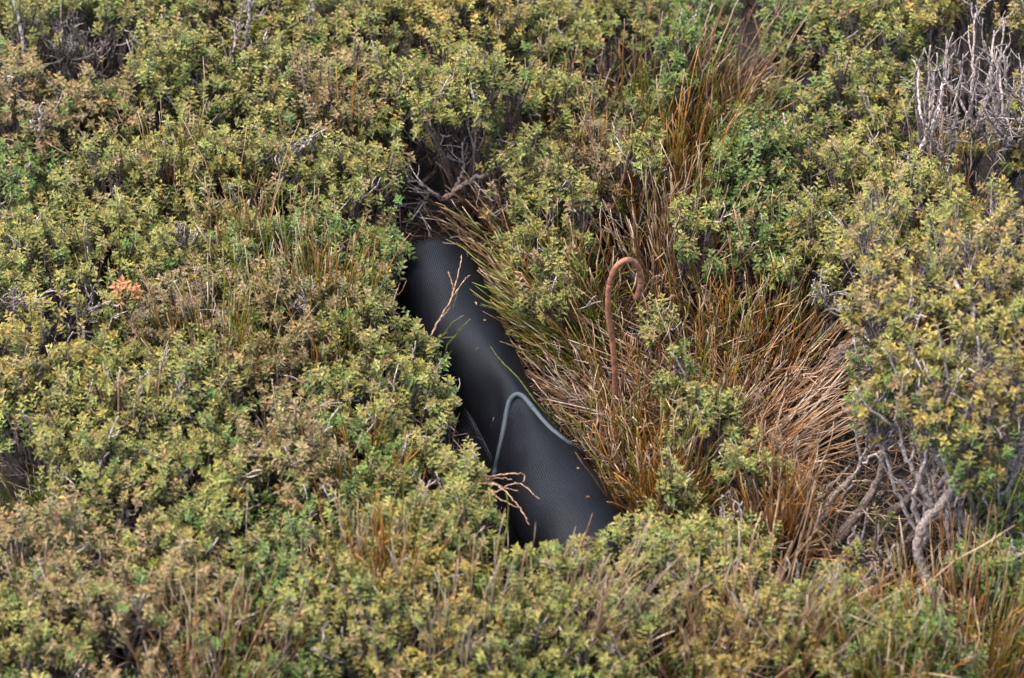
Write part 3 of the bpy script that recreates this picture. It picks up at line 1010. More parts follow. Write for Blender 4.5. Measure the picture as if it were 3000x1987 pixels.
G_, B_, O_, S_, Y_ = 'green', 'brown', 'orange', 'straw', 'grey'
RUSHES = [
    # base px, tip px, tip height, count, colours, label, (extra)
    (1670, None, 1690, 190, 0.23, 93, {B_: 6, G_: 2, S_: 3}, "reddish brown rush tuft at the top centre right, upright and thick", {}),
    (1770, None, 1770, 350, 0.23, 105, {B_: 6, O_: 3, G_: 2, S_: 3}, "brown rush tuft in front of the purplish bronze shrub, upper centre", {}),
    (1960, None, 2060, 110, 0.28, 105, {B_: 5, G_: 5, O_: 3}, "tall green and brown rush tuft fanning to the top edge", {'tr_': .07}),
    (2090, None, 2260, 60, 0.26, 80, {S_: 5, B_: 5, G_: 1}, "tall dry rush tuft leaning right towards the top edge", {'tr_': .06}),
    (1890, None, 1900, 60, 0.24, 55, {G_: 5, B_: 4}, "green-brown rush tuft cut by the top edge, right of the thick reddish tuft", {}),
    (1890, None, 1910, 400, 0.23, 80, {G_: 6, O_: 4, B_: 3}, "green-orange rush tuft in front of the tallest brown tufts", {}),
    (2010, None, 2060, 300, 0.26, 93, {B_: 6, G_: 3, O_: 4}, "brown-orange rush tuft in the middle of the rush band, right of the bronze shrub", {'tr_': .06}),
    (2070, None, 2080, 560, 0.22, 68, {G_: 5, B_: 4, S_: 2}, "mixed green and brown rush tuft above the combed straw, left of the dark green shrub", {}),
    (1950, None, 1960, 570, 0.22, 86, {S_: 6, B_: 5, Y_: 1}, "pale straw tuft standing behind and right of the rusty hook", {}),
    (1500, 740, 1410, 560, 0.16, 100, {B_: 5, S_: 4}, "dry reddish tuft leaning over the dark hollow's right rim", {'tr_': .035}),
    (1700, 1010, 1420, 690, 0.14, 190, {'lush': 5, G_: 4, B_: 3}, "green rush tuft leaning left over the tube's far end", {'tr_': .055, 'sag': .18, 'bare': .1}),
    (1740, 1080, 1470, 860, 0.13, 190, {'lush': 4, G_: 4, B_: 4}, "green rush tuft leaning left over the tube's middle, left of the hook", {'tr_': .05, 'sag': .16, 'bare': .1}),
    (1660, None, 1590, 660, 0.18, 93, {B_: 5, G_: 4, O_: 2}, "brown and green rush tuft behind the left-leaning green rushes", {'tr_': .05}),
    (1760, 1230, 1590, 1070, 0.08, 130, {Y_: 4, B_: 5, S_: 2}, "dead dark brown tuft lying between the blue-grey pin and the hook", {'tr_': .04, 'sag': .12}),
    (1740, None, 1710, 720, 0.18, 74, {B_: 5, G_: 3, S_: 3}, "brown rush tuft just left of the rusty hook's bend", {}),
    (2190, 1270, 1890, 1070, .12, 110, {S_: 8, B_: 4, O_: 1}, "pale straw tuft sweeping left towards the rusty hook's shaft", {'tr_': .06, 'sag': .14, 'br': .035}),
    (2010, None, 2010, 860, 0.18, 86, {S_: 4, B_: 5, G_: 3, O_: 2}, "brown straw tuft right of the rusty hook, upright", {'br': .03}),
    (2180, 1330, 2420, 1080, 0.11, 260, {S_: 5, B_: 7, Y_: 2}, "combed brown straw mass sweeping up to the right under the tall bush", {'tr_': .06, 'sag': .14, 'br': .045, 'bare': .2}),
    (2240, 1380, 2440, 1240, 0.09, 150, {B_: 7, S_: 4, Y_: 2}, "lower combed straw mass above the dark crooked stems", {'tr_': .045, 'sag': .12, 'br': .04, 'bare': .2}),
    (2280, 1110, 2440, 890, 0.14, 180, {S_: 5, B_: 6, O_: 2}, "upper combed straw mass below the overhanging yellow-green shrub", {'tr_': .06, 'sag': .14, 'br': .04}),
    (2260, None, 2250, 850, 0.17, 68, {G_: 5, O_: 5, 'lush': 2}, "green and orange rush tuft at the top of the combed straw", {}),
    (2130, None, 2130, 790, 0.18, 74, {O_: 5, G_: 5, B_: 4}, "orange-green rush tuft between the hook and the combed straw", {}),
    (2330, None, 2330, 640, 0.22, 50, {G_: 4, S_: 2}, "thin green rush tuft among shrubs above the combed straw", {}),
    (1960, None, 1940, 1280, 0.19, 190, {O_: 6, B_: 6, G_: 4}, "orange-brown upright rush tuft below the rusty hook's foot", {'tr_': .05}),
    (1900, 1390, 1830, 1290, 0.05, 60, {S_: 4, Y_: 3}, "low pale straw wisp lying at the rusty hook's foot", {'tr_': .04, 'sag': .1}),
    (2310, None, 2335, 1340, 0.21, 200, {B_: 8, O_: 6, S_: 2}, "upright reddish brown rush tuft left of the dark crooked stems", {'tr_': .035, 'br': .018}),
    (2270, None, 2380, 1670, 0.27, 210, {S_: 9, B_: 4, Y_: 2}, "big pale straw tuft leaning right, lower right of centre", {'tr_': .05, 'br': .03, 'sag': .35}),
    (2870, None, 2890, 1740, 0.27, 330, {B_: 5, O_: 5, G_: 5, S_: 2}, "big brown-green rush tuft in the bottom right corner", {'tr_': .07, 'br': .05}),
    (2590, None, 2570, 1830, 0.26, 170, {G_: 6, 'lush': 2, O_: 2}, "green rush tuft at the bottom edge, left of the corner tuft", {'tr_': .05}),
    (2720, 1740, 2740, 1610, 0.1, 150, {G_: 4, 'lush': 4, O_: 3}, "low green-orange tuft under the gnarled trunks", {'tr_': .06, 'br': .05, 'bare': .1}),
    (2650, 1800, 2610, 1690, 0.08, 60, {B_: 4, S_: 2}, "low dry tuft left of the gnarled trunks' foot", {'tr_': .05}),
    (2130, 1620, 2100, 1480, 0.12, 90, {G_: 5, O_: 4, S_: 2}, "low olive tuft below the small shrub left of the reddish rushes", {'tr_': .05}),
    (1650, None, 1840, 1650, .26, 150, {S_: 8, Y_: 3, B_: 2}, "pale straw bunch lying right across the tube's near end", {'tr_': .045, 'cull': False, 'sag': .12}),
    (1460, None, 1480, 1630, 0.26, 140, {'lush': 3, G_: 4, O_: 3}, "dark green rush tuft in front of the tube's near end", {'tr_': .04, 'cull': False}),
    (1290, None, 1310, 1690, 0.27, 130, {Y_: 6, S_: 3}, "greyish dead straw tuft left of the dark green tuft, bottom centre", {'tr_': .03}),
    (2020, None, 2030, 1750, 0.25, 140, {S_: 5, B_: 5, G_: 2}, "brown straw tuft at the bottom, left of the big pale straw tuft", {'tr_': .05}),
    (1110, None, 1140, 1470, 0.29, 140, {O_: 7, G_: 4}, "slim orange rush sprig rising among shrubs, lower centre", {'tr_': .035, 'br': .015}),
    (610, None, 600, 870, 0.27, 170, {G_: 7, O_: 3, S_: 1}, "rounded green rush tuft on the left between bronze shrubs", {'tr_': .06, 'br': .022}),
    (940, None, 970, 690, 0.27, 190, {O_: 7, G_: 5, B_: 2, S_: 1}, "tall orange-green rush tuft left of the tube's far end", {'tr_': .06}),
    (960, None, 950, 880, 0.25, 100, {O_: 7, G_: 4}, "orange rush tuft among shrubs left of the tube's middle", {'tr_': .05}),
    (800, None, 790, 680, 0.27, 100, {'lush': 5, G_: 4}, "dark green rush wisp left of the tall orange rushes", {'tr_': .035}),
    (480, None, 480, 300, 0.28, 80, {G_: 5, S_: 2, O_: 2}, "thin green rush tuft in the upper left shrubs", {'tr_': .05}),
    (700, None, 700, 500, 0.28, 100, {S_: 6, B_: 5, O_: 2}, "straw-coloured rush tuft in the shrubs, upper left of centre", {'tr_': .04}),
    (960, None, 960, 240, 0.27, 30, {O_: 5, G_: 2}, "small orange rush wisp between upper shrubs left of the hollow", {'tr_': .03}),
    (150, 1580, 130, 1400, 0.17, 130, {'lush': 6, G_: 4, S_: 1}, "dark green grass tuft at the left edge beside the weathered log", {'tr_': .05}),
    (370, None, 370, 1000, 0.3, 18, {O_: 5, S_: 6}, "few tall brown stalks with pale bracts at middle left", {'tr_': .035, 'br': .010, 'rad': .0014, 'bare': .8}),
    (660, None, 690, 1740, 0.25, 120, {B_: 6, S_: 5}, "brown straw patch in a gap between shrubs, lower left", {'tr_': .05}),
    (570, None, 590, 1900, 0.25, 130, {B_: 5, S_: 3, G_: 2}, "brown-green straw patch cut by the bottom edge, lower left", {'tr_': .06}),
    (10, None, 10, 1650, 0.26, 40, {S_: 5, G_: 3}, "tall straw stalks at the left edge near the bottom corner", {'tr_': .03}),
    (1000, None, 1010, 1200, 0.26, 120, {G_: 6, O_: 4}, "thin green rush wisp among shrubs left of the blue-grey pin", {'tr_': .035}),
    (1190, 1160, 1270, 980, 0.17, 26, {'lush': 4, G_: 4}, "few green rush stalks crossing the tube's left side", {'tr_': .025, 'cull': False}),
    (1000, None, 1010, 1530, 0.25, 36, {S_: 6, Y_: 2}, "short pale straw wisp left of the orange rush sprig", {'tr_': .035, 'sag': .4}),
    (2790, None, 2780, 350, 0.28, 90, {S_: 5, O_: 3, Y_: 3}, "straw tuft inside the grey dead bush near the white forked twig", {'tr_': .05}),
    (2730, None, 2720, 590, 0.27, 60, {O_: 4, S_: 4}, "orange straw tuft below the white forked twig", {'tr_': .04}),
    (1880, None, 1880, 1040, .19, 80, {B_: 4, G_: 5, O_: 2}, "green-brown rush tuft in front of the small shrub right of the hook", {'tr_': .045}),
    (2090, None, 2090, 1000, .20, 90, {B_: 5, G_: 4, O_: 3}, "upright green-brown rush tuft where the two straw sweeps meet", {'tr_': .045}),
    (1830, 1420, 1800, 1200, .13, 70, {B_: 5, G_: 3, S_: 3}, "brown rush tuft hiding the rusty hook's foot", {'tr_': .04}),
    (1850, None, 1890, 940, 0.16, 43, {B_: 5, S_: 3, Y_: 2}, "brown stalks standing right behind the rusty hook's shaft", {'tr_': .04}),
    (2150, None, 2160, 180, 0.27, 68, {G_: 6, O_: 4, B_: 3}, "green rush tuft right of the tallest tufts, just below the top edge", {'tr_': .06}),
    (1560, None, 1560, 90, 0.24, 24, {O_: 4, G_: 3}, "thin orange wisp left of the thick reddish tuft at the top", {'tr_': .03}),
    (320, None, 330, 640, 0.26, 24, {G_: 4, O_: 3}, "thin green wisp among shrubs left of the straw-coloured tuft", {'tr_': .04}),
    (900, None, 930, 1560, 0.26, 30, {O_: 4, S_: 3}, "thin orange wisp right of the weathered log's shrubs", {'tr_': .03}),
    (1780, None, 1800, 1790, 0.2, 60, {B_: 4, S_: 4, G_: 2}, "brown wisp at the bottom edge below the tube's near end", {'tr_': .04}),
    (480, None, 490, 1680, 0.26, 20, {O_: 4, S_: 5}, "few pale-bracted stalks leaning right in the lower left", {'tr_': .03, 'rad': .0014, 'bare': .8}),
]
for a in RUSHES:
    rush(*a[:8], **a[8])

# ------------------------------------------------------------------ dead wood
def dead_wood(label, paths, name="dead_branch", cat="dead branch", side=6, grey=.8, sl=.05, tint=1.0, sides=6, jit=.0013):
    """paths: list of (points [(px,py,z)..], start radius)"""
    SEED[0] += 1
    r = np.random.default_rng(SEED[0])
    b = P(*paths[0][0][0])
    root = thing(name, label, cat, (b[0], b[1], 0))
    T = Acc()
    any_side = False
    for pts, w in paths:
        n = 10 + 4 * len(pts)
        cv = smooth_path([P(*q) for q in pts], n)
        cv[1:-1] += r.normal(0, jit, (n - 2, 3))
        g = np.clip(np.linspace(grey - .2, grey + .15, n), 0, 1.1)[:, None]
        A = Acc()
        tubes(A, cv, np.linspace(w, w * .35, n) * r.uniform(.85, 1.15, n), ((BARK * (1 - g) + GREY * g) * tint)[None], sides=sides)
        A.obj("branch", M_BARK, root)
        for _ in range(side):
            k = int(r.integers(n // 3, n - 1))
            d = unit(cv[k] - cv[k - 1])
            e = cv[k] + unit(d + r.normal(0, .55, 3) + [0, 0, .25]) * r.uniform(.4, 1.2) * sl
            c2 = bez(cv[k], (cv[k] + e) / 2 + r.normal(0, .006, 3), e, 6)
            tubes(T, c2, np.linspace(w * .38, .0008, 6), (GREY * tint * r.uniform(.7, 1.15)), sides=4)
            any_side = True
            for _ in range(2):
                k2 = int(r.integers(2, 5))
                e2 = c2[0, k2] + unit(e - cv[k] + r.normal(0, .03, 3)) * sl * r.uniform(.25, .6)
                tubes(T, bez(c2[0, k2], (c2[0, k2] + e2) / 2 + r.normal(0, .003, 3), e2, 5), np.linspace(w * .25 + .0004, .0006, 5), GREY * tint * r.uniform(.7, 1.2), sides=3)
    if any_side:
        T.obj("twigs", M_BARK, root, kind="stuff")
    return root


r_ = np.random.default_rng(5)
gp = [([(2800, 600, .06), (2830, 480, .12), (2870, 350, .19), (2910, 250, .25)], .010)]
for k in range(30):
    tx, ty = r_.uniform(2680, 3010), r_.uniform(40, 380)
    sx, sy, sz = [(2780, 560, .10), (2850, 430, .15), (2930, 520, .12), (2985, 430, .16), (2720, 520, .12)][k % 5]
    tx = np.clip(sx + r_.normal(10, 60), 2680, 3015)
    gp.append(([(sx, sy, sz), ((sx + tx) / 2 + r_.normal(0, 22), (sy + ty) / 2 + 25, sz + .08), (tx, ty, max(sz + .08, .27) + r_.uniform(0, .06))], .0038))
dead_wood("grey dead bush of bare lavender twigs in the upper right", gp, name="dead_bush", cat="dead bush", side=4, grey=.85, sl=.055, tint=.9)
hp = []
for k in range(16):
    bx_, tx = r_.uniform(120, 340), r_.uniform(90, 370)
    hp.append(([(bx_, 330, .0), ((bx_ + tx) / 2 + r_.normal(0, 15), 210, .09), (tx, r_.uniform(40, 150), .17)], .0032))
dead_wood("tangle of dark bare stems in the gap near the top left corner", hp, side=6, grey=.15, sl=.05, tint=.8)
dead_wood("white forked dead twig standing left of the grey dead bush", [
    ([(2740, 560, .15), (2700, 500, .18), (2690, 450, .20), (2720, 385, .23), (2695, 330, .26), (2690, 200, .30)], .0042),
    ([(2720, 385, .23), (2750, 330, .26), (2760, 240, .29)], .003),
    ([(2730, 530, .165), (2680, 520, .18), (2660, 505, .19), (2690, 498, .20)], .0028)], side=2, grey=1.3, sl=.03, tint=1.35)
lp = []
for k in range(13):
    tx, ty = r_.uniform(20, 340), r_.uniform(840, 960)
    lp.append(([(170 + r_.normal(0, 30), 1010, .05), ((170 + tx) / 2, (1000 + ty) / 2 + 8, .11), (tx, ty, .19)], .0036))
dead_wood("fan of bare grey stems under the left edge shrubs", lp, side=4, grey=.7, sl=.04)
dead_wood("forked brown branch spanning the dark hollow behind the tube", [
    ([(1420, 600, .02), (1300, 585, .09), (1250, 550, .12), (1190, 520, .14)], .0042),
    ([(1300, 585, .09), (1380, 530, .12), (1460, 500, .14), (1520, 470, .16)], .0048),
    ([(1330, 560, .10), (1360, 490, .13), (1370, 420, .17)], .0034),
    ([(1400, 590, .03), (1460, 540, .08), (1490, 490, .12)], .0055),
    ([(1270, 560, .11), (1230, 600, .09), (1200, 640, .06)], .003)], side=5, grey=.35, sl=.05)
dead_wood("pale wood and broken stems in the dark hole at the left edge", [
    ([(-20, 1270, .06), (40, 1262, .07), (85, 1240, .08), (100, 1200, .10)], .008),
    ([(0, 1310, .03), (60, 1290, .05), (95, 1225, .10)], .005)], side=4, grey=.6, sl=.04)
dead_wood("pale forked twigs in a shrub gap left of centre", [
    ([(400, 1290, .10), (440, 1250, .14), (470, 1190, .19)], .003), ([(420, 1270, .12), (480, 1255, .15), (545, 1215, .19)], .0035),
    ([(410, 1280, .11), (405, 1200, .17), (412, 1100, .22)], .0026), ([(480, 1255, .15), (520, 1210, .18), (525, 1170, .21)], .0024)],
    side=3, grey=1.1, sl=.03)
dead_wood("tangle of pale twigs above the weathered log", [
    ([(525, 1480, .08), (510, 1440, .12), (505, 1400, .16), (475, 1385, .18)], .003), ([(510, 1440, .12), (530, 1400, .16), (520, 1370, .18)], .0026),
    ([(515, 1460, .10), (560, 1440, .12), (590, 1450, .13)], .0024)], side=4, grey=1.05, sl=.03)
dead_wood("weathered brown log lying under shrubs at lower left", [
    ([(265, 1545, .035), (330, 1510, .04), (420, 1490, .045), (520, 1450, .05), (560, 1440, .05)], .017)], name="fallen_log", cat="log", side=0, grey=.3, sides=9)
dead_wood("small pale dead twig at the left among pinkish shoots", [
    ([(120, 440, .14), (112, 400, .18), (95, 350, .23)], .0035), ([(112, 400, .18), (122, 340, .22), (125, 300, .25)], .003)], side=3, grey=1.05, sl=.025)
dead_wood("grey dead twig poking out of the pinkish shrub left of the hollow", [
    ([(860, 480, .15), (870, 450, .18), (905, 420, .21), (915, 400, .23)], .0036), ([(870, 450, .18), (850, 410, .22)], .003)], side=4, grey=.95, sl=.025)
dead_wood("upright grey stems reaching the top edge, left of centre", [
    ([(715, 160, .17), (725, 90, .22), (730, 20, .26), (728, -30, .28)], .0042), ([(680, 170, .16), (700, 90, .21), (705, 10, .26)], .003),
    ([(670, 210, .13), (685, 150, .18), (690, 110, .20)], .003)], side=4, grey=.85, sl=.03)
dead_wood("long pale bare twig curving in the top left corner", [
    ([(75, 180, .15), (62, 90, .20), (45, 20, .24), (20, -20, .26)], .0032)], side=0, grey=1.1)
dead_wood("grey forked twig left of the tall orange rushes", [
    ([(850, 960, .13), (885, 910, .18), (905, 880, .21)], .0034), ([(880, 920, .17), (875, 890, .20)], .0028)], side=3, grey=.95, sl=.025)
dead_wood("grey twigs above the rounded green rush tuft", [
    ([(545, 760, .13), (530, 700, .18), (520, 670, .21)], .003), ([(545, 745, .14), (575, 700, .19), (590, 670, .22)], .003)], side=4, grey=.9, sl=.025)
dead_wood("dark log end half buried in the combed straw", [
    ([(2425, 1105, .03), (2460, 1040, .06), (2500, 1010, .07), (2560, 980, .08)], .017)], name="fallen_log", cat="log", side=0, grey=.25, sides=9)
dead_wood("grey forked twig at the left end of the combed straw's overhang", [
    ([(2500, 910, .16), (2430, 900, .17), (2405, 860, .20), (2380, 820, .23)], .0028), ([(2425, 895, .17), (2420, 840, .21)], .0022)], side=4, grey=1.0, sl=.04)
dead_wood("small grey branching seedling stem in front of the dark crooked stems", [
    ([(2490, 1690, 0), (2495, 1630, .03), (2530, 1590, .06)], .004), ([(2495, 1640, .02), (2580, 1600, .05)], .003), ([(2490, 1670, .01), (2570, 1650, .03), (2610, 1660, .03)], .003),
    ([(2520, 1600, .05), (2515, 1560, .08)], .0025)], side=2, grey=.6, sl=.03)
dead_wood("slender pale twig left of the upright reddish rushes", [
    ([(2130, 1630, .02), (2125, 1560, .07), (2115, 1500, .11), (2115, 1450, .14)], .003), ([(2125, 1540, .08), (2160, 1500, .11), (2175, 1470, .13)], .0026)], side=3, grey=.9, sl=.03)
dead_wood("dark crooked stem running into the ground at the hollow's near side", [
    ([(2260, 1640, .0), (2330, 1590, .02), (2360, 1550, .03)], .009), ([(2400, 1680, .0), (2470, 1640, .02), (2510, 1600, .03), (2500, 1520, .06)], .008)], side=1, grey=.2)
dead_wood("upright grey stem at the right edge beside the corner rushes", [
    ([(3005, 1900, .0), (2990, 1760, .09), (2975, 1640, .15), (2965, 1580, .18)], .0042)], side=2, grey=.9, sl=.03)
dead_wood("long dry rush stem lying across the tube's far end", [
    ([(1262, 985, .13), (1285, 940, .135), (1320, 880, .14), (1335, 830, .15), (1350, 770, .17), (1352, 748, .175)], .0016), ([(1325, 870, .14), (1365, 815, .155), (1378, 806, .155)], .0012),
    ([(1285, 940, .135), (1320, 900, .14)], .0012), ([(1330, 850, .145), (1318, 810, .16), (1312, 795, .165)], .0012)],
    name="dry_rush", cat="rush stalk", side=0, grey=.5, tint=(1.5, 1.25, .85), jit=.0006)
dead_wood("long green rush stem crossing in front of the tube above the blue-grey pin", [
    ([(1640, 1250, .06), (1580, 1190, .10), (1520, 1110, .125), (1470, 1060, .13), (1437, 1015, .135)], .0018)], name="green_rush", cat="rush stalk", side=0, grey=0, tint=(.5, .85, .18), jit=.0004)

dead_wood("dry wisp arching over the tube below the blue-grey pin", [
    ([(1345, 1470, .13), (1375, 1425, .15), (1430, 1400, .16), (1490, 1388, .165), (1535, 1390, .16), (1533, 1412, .155)], .0016),
    ([(1350, 1460, .13), (1400, 1420, .155), (1450, 1420, .16), (1490, 1450, .155), (1530, 1500, .145), (1550, 1538, .14)], .0015),
    ([(1360, 1465, .13), (1430, 1415, .15), (1480, 1430, .155), (1520, 1440, .15)], .0013),
    ([(1370, 1470, .13), (1420, 1440, .15), (1480, 1470, .15), (1520, 1490, .145)], .0013),
    ([(1380, 1470, .13), (1440, 1405, .155), (1500, 1405, .16)], .0013),
    ([(1390, 1475, .13), (1450, 1445, .15), (1515, 1415, .155), (1580, 1462, .15)], .0013)],
    name="dry_wisp", cat="rush wisp", side=0, grey=.6, tint=(1.6, 1.25, .9), jit=.0007)

# ------------------------------------------------------------------ the black mesh tube
def mesh_tube():
    ctr = [(1275, 830), (1285, 885), (1315, 985), (1365, 1085), (1425, 1172), (1488, 1265), (1540, 1360), (1585, 1455), (1632, 1556), (1695, 1675), (1780, 1830)]
    pts = np.array([P(*c, 0) for c in ctr])
    n = 150
    path = smooth_path(pts, n)
    par = np.linspace(0, 10, n)
    half = np.interp(par, range(11), [.058, .060, .060, .058, .055, .050, .052, .060, .070, .072, .074])
    crest = np.interp(par, range(11), [.112, .117, .118, .117, .113, .108, .110, .118, .123, .126, .112])
    pin = np.interp(par, range(11), [0, 0, 0, .02, .25, .68, .66, .32, .12, .1, .1])
    skl = np.interp(par, range(11), [0, .002, .004, .006, .012, .018, .014, .008, .006, .006, .006])
    skr = np.interp(par, range(11), [0, .002, .004, .004, .006, .006, .006, .010, .040, .060, .06])
    A = Acc()
    root = thing("mesh_tube", "long black woven mesh tube lying in the gap between shrubs", "mesh tube", (path[75][0], path[75][1], 0))
    m = 65
    V, U = [], []
    r = np.random.default_rng(4)
    arc = np.concatenate([[0], np.cumsum(np.linalg.norm(np.diff(path, axis=0), axis=1))])
    tang = unit(np.gradient(path, axis=0))
    for i in range(n):
        lat = unit(np.array([-tang[i][1], tang[i][0], 0.0])) * -1      # to the right of the near end
        if lat[0] < 0:
            lat = -lat
        far = max(0.0, 1 - i / 16.0)
        close = math.sqrt(max(0.0, 1 - far ** 2.4)) if i < 16 else 1.0
        close = max(close, .10)
        row = []
        for j in range(m):
            a = (j / (m - 1) - .5) * 2                     # -1 left hem .. 1 right hem
            s = abs(a)
            sp = min(1.0, s / .84)
            th = sp * math.radians(115)
            p_ = pin[i]
            rise = (math.sqrt(sp * sp + .04) - .2) / .82
            lx = half[i] * (math.sin(th) * (1 - p_) + sp * p_)
            cz = crest[i] * .5
            hz = (cz + cz * math.cos(th)) * (1 - p_) + crest[i] * (1 - .80 * rise) * p_
            if s >= .84:
                u = (s - .84) / .16
                sk = skl[i] if a < 0 else skr[i]
                lx = lx + (sk + .004) * u
                hz = hz * (1 - u) ** 1.2 + .004 + .004 * math.sin(arc[i] * 55 + (0 if a < 0 else 2)) * u
            wrinkle = .0016 * math.sin(arc[i] * 38 + a * 5) * s + .0012 * math.sin(arc[i] * 90 + a * 11) * s
            near = math.exp(-((par[i] - 5.8) / .8) ** 2)
            wrinkle += near * .0022 * math.sin(a * 19 + arc[i] * 30) * min(1, s * 3) * (1 - s)
            hz = hz * close + .0 if i < 16 else hz
            row.append(path[i] * np.array([1, 1, 0]) + lat * math.copysign(lx * (.55 + .45 * close), a) * (1 if s > 0 else 0) + np.array([0, 0, max(hz, .003) + wrinkle]))
            U.append((arc[i], a * .17))
        V += row
    V = np.array(V)
    i, j = np.meshgrid(np.arange(n - 1), np.arange(m - 1), indexing='ij')
    a = (i * m + j).ravel()
    f = np.concatenate([np.stack([a, a + 1, a + m + 1], 1), np.stack([a, a + m + 1, a + m], 1)])
    A.add(V, f, (1, 1, 1), smooth=True, uv=np.array(U))
    o = A.obj("mesh_sleeve", M_CLOTH, root)
    so = o.modifiers.new("thickness", 'SOLIDIFY')
    so.thickness = .0016
    so.offset = -1
    # rolled hems along both edges
    for side, k in (("left", 0), ("right", m - 1)):
        edge = V.reshape(n, m, 3)[10:, k]
        H = Acc()
        tubes(H, edge[::2] + np.array([0, 0, .001]), .0022, (1, 1, 1), sides=6)
        hem = H.obj("hem", M_CLOTH, root)
        hem.parent = o
    # far end: the folded rim of the sleeve
    rim = V.reshape(n, m, 3)[14]
    return V.reshape(n, m, 3), path, root


TUBE_V, TUBE_PATH, TUBE_ROOT = mesh_tube()

# ------------------------------------------------------------------ the two steel pins
def rod(root, pts, rad, mat, name, n=60, sides=14, rough=0.0):
    cv = smooth_path(pts, n)
    r = np.random.default_rng(8)
    rr = np.full(n, rad) * (1 + r.normal(0, rough, n))
    A = Acc()
    tubes(A, cv, rr, (1, 1, 1), sides=sides)
    A.obj(name, mat, root)


def pins():
    yb = HOOK_BASE[1]
    px = [(1808, 1330), (1806, 1262), (1803, 1170), (1801, 1084), (1794, 1000), (1783, 925), (1783, 860), (1794, 805), (1815, 773), (1842, 762),
          (1864, 775), (1875, 805), (1876, 835), (1871, 857), (1863, 876)]
    pts = [PV(x, y, yb) for x, y in px]
    root = thing("steel_hook", "rusty steel rod with a crook-shaped top standing among dry rushes", "steel hook", (HOOK_BASE[0], HOOK_BASE[1], 0))
    cv = smooth_path(pts, 120)
    rod(root, cv[:56], .0042, M_RUST, "shaft", 80, rough=.02)
    rod(root, cv[55:], .0042, M_RUST, "crook", 80, rough=.02)
    # blue-grey staple over the tube
    from mathutils.bvhtree import BVHTree
    nn, mm = TUBE_V.shape[:2]
    quads = [(a * mm + b, a * mm + b + 1, (a + 1) * mm + b + 1, (a + 1) * mm + b) for a in range(nn - 1) for b in range(mm - 1)]
    bvh = BVHTree.FromPolygons([tuple(v) for v in TUBE_V.reshape(-1, 3)], quads)
    q = [(1446, 1402), (1453, 1370), (1460, 1335), (1470, 1288), (1480, 1236), (1486, 1200), (1495, 1172),
         (1513, 1157), (1531, 1162), (1548, 1180), (1570, 1208), (1591, 1234), (1612, 1256), (1633, 1274), (1655, 1292), (1676, 1308), (1700, 1326), (1722, 1342)]
    dep = []
    for x, y in q:
        d = unit(FWD + RIGHT * ((x - 1500) * K) + UP * (-(y - 993.5) * K))
        hit = bvh.ray_cast(Vector(CAM), Vector(d))
        dep.append((d, hit[3] - .0042 if hit[0] is not None else None))
    known = [k for k, (_, t) in enumerate(dep) if t is not None]
    gl = np.linalg.norm(P(*q[0], 0) - CAM)
    gr = np.linalg.norm(P(*q[-1], 0) - CAM)
    if len(q) - 1 not in known:
        known.append(len(q) - 1)
        dep[-1] = (dep[-1][0], gr)
    tt = np.interp(range(len(q)), known, [dep[k][1] for k in known])
    for _ in range(2):
        tt[1:-1] = np.minimum(tt[1:-1], .25 * tt[:-2] + .5 * tt[1:-1] + .25 * tt[2:])
    pts = [CAM + d * t for (d, _), t in zip(dep, tt)]
    pts = [pts[0] + np.array([-.006, -.004, -.05])] + pts + [pts[-1] + np.array([.012, -.006, -.02])]
    root = thing("steel_staple", "blue-grey bent steel pin straddling the black mesh tube", "steel pin", (pts[8][0], pts[8][1], 0))
    cv = smooth_path(pts, 150)
    rod(root, cv[:56], .0040, M_PIN, "leg", 80)
    rod(root, cv[55:84], .0040, M_PIN, "bend", 50)
    rod(root, cv[83:], .0040, M_PIN, "leg", 80)


pins()

# ------------------------------------------------------------------ litter and the heath beyond the frame
def litter():
    r = np.random.default_rng(21)
    n = 11000
    x, y = r.uniform(-1.0, 1.0, n), r.uniform(-1.0, 1.1, n)
    x[5500:], y[5500:] = r.uniform(-.25, .75, n - 5500), r.uniform(-.55, .45, n - 5500)
    z = lump(x, y) + r.uniform(.002, .018, n)
    q = proj(np.stack([x, y, z], 1))
    hol = np.zeros(n, bool)
    for poly, kp in HOLLOWS[:12]:
        hol |= inside(poly, q)
    sel = ~hol | (r.random(n) < .15)
    x, y, z = x[sel], y[sel], z[sel]
    n = len(x)
    a = r.uniform(0, 6.283, n)
    ln = r.uniform(.015, .055, n)
    d = np.stack([np.cos(a), np.sin(a), r.normal(0, .2, n)], 1)
    c = np.stack([x, y, z], 1)
    cv = bez(c - d * ln[:, None], c + r.normal(0, .005, (n, 3)), c + d * ln[:, None], 4)
    pal = np.array([(.16, .075, .03), (.25, .15, .08), (.09, .05, .03), (.30, .22, .15), (.07, .045, .03)])
    col = pal[r.integers(0, 5, n)] * r.uniform(.25, .8, (n, 1))
    A = Acc()
    tubes(A, cv, np.array([.6, 1, 1, .5])[None] * r.uniform(.0007, .0013, (n, 1)), np.repeat(col[:, None], 4, 1), caps=False)
    o = A.obj("plant_litter", M_STALK, kind="stuff")
    o["label"], o["category"] = "dead stalks and litter strewn over the dark peat", "litter"


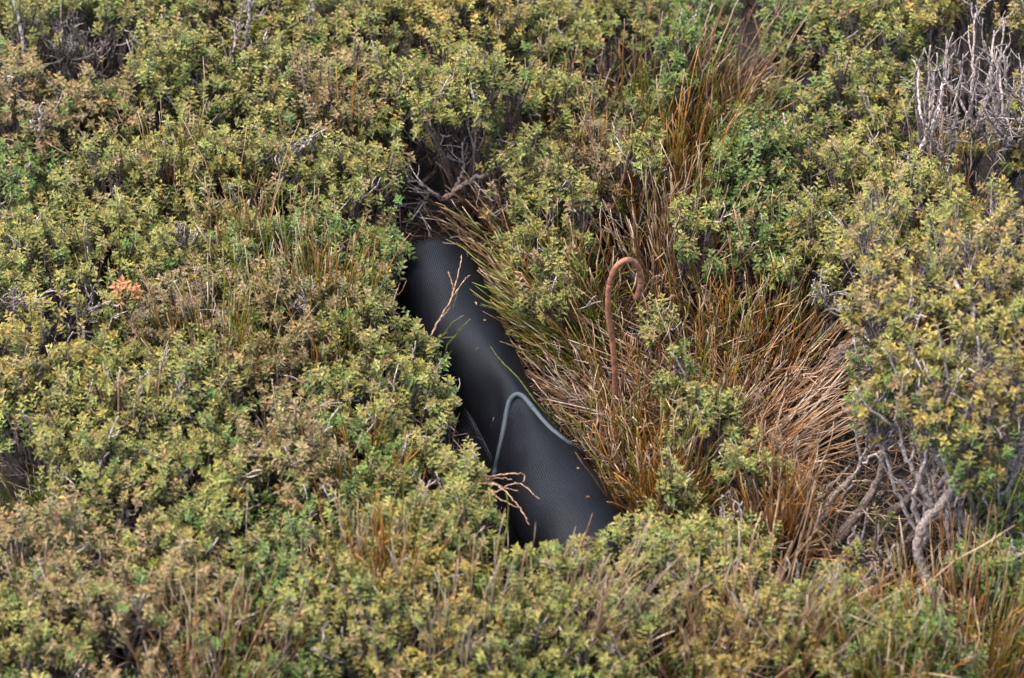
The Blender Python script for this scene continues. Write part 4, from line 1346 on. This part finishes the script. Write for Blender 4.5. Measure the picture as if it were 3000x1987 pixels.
def tube_bits():
    r = np.random.default_rng(41)
    n, m = TUBE_V.shape[:2]
    A = Acc()
    for k in range(12):
        i, j = int(r.integers(14, n - 8)), int(r.integers(6, m - 6))
        p = TUBE_V[i, j] + np.array([0, 0, .0022])
        t1, t2 = unit(TUBE_V[i + 1, j] - TUBE_V[i, j]), unit(TUBE_V[i, j + 1] - TUBE_V[i, j])
        a = r.uniform(0, 6.283)
        d = t1 * math.cos(a) + t2 * math.sin(a)
        if k % 2:
            ln = r.uniform(.006, .016)
            tubes(A, np.array([p - d * ln, p + np.array([0, 0, .0015]), p + d * ln]), [.0005, .0008, .0004], np.array([.20, .13, .075]) * r.uniform(.5, 1.2))
        else:
            w = np.cross(unit(np.cross(t1, t2)), d)
            lv = leaf_verts(.008, .0045, .0008, .0004)
            A.add(p + lv[:, :1] * d + lv[:, 1:2] * w + lv[:, 2:] * np.array([0, 0, 1]), LEAF_F, np.array([.22, .13, .045]) * r.uniform(.4, 1.1))
    o = A.obj("leaf_litter", M_STALK, kind="stuff")
    o["label"], o["category"] = "few fallen leaves and straw bits caught on the black tube", "litter"


def heath_beyond():
    """the same heath goes on outside the frame"""
    r = np.random.default_rng(31)
    A, T = Acc(), Acc()
    cells = []
    for gx in np.arange(-1.55, 1.56, .17):
        for gy in np.arange(-1.35, 1.65, .17):
            p = np.array([gx + r.normal(0, .03), gy + r.normal(0, .03), .14])
            q = proj(p[None])[0]
            if -60 < q[0] < 3060 and -30 < q[1] < 2120:
                continue
            cells.append(p)
    for p in cells:
        m = 18
        u = unit(r.normal(0, 1, (m, 3)))
        u[:, 2] = np.abs(u[:, 2])
        pos = np.array([p[0], p[1], .07]) + u * np.array([.10, .10, .10]) * r.uniform(.85, 1.15, (m, 1))
        d = unit(u * .5 + [0, 0, .75] + r.normal(0, .25, (m, 3)))
        tone = r.choice(['Y', 'Y', 'P', 'G', 'O'])
        q = proj(pos)
        out = (q[:, 0] < -25) | (q[:, 0] > 3025) | (q[:, 1] < -10) | (q[:, 1] > 2015)
        pos, d = pos[out], d[out]
        m = len(pos)
        if not m:
            continue
        add_shoots(A, pos, d, np.full(m, 1.6), np.full(m, tone), r, r.normal(1, .13, (m, 1)) * np.ones((m, 3)))
        b = np.array([p[0], p[1], 0.0]) + r.normal(0, .02, (m, 3)) * [1, 1, 0]
        tubes(T, bez(b, (b + pos) / 2 + r.normal(0, .01, (m, 3)), pos - d * .02, 4), np.array([.002, .0016, .0013, .001]), BARK)
    o = A.obj("heath_foliage", M_LEAF, kind="stuff")
    o["label"], o["category"] = "heath foliage continuing beyond the photographed patch", "heath"
    o = T.obj("heath_stems", M_BARK, kind="stuff")
    o["label"], o["category"] = "heath stems continuing beyond the photographed patch", "heath"


litter()
tube_bits()
heath_beyond()
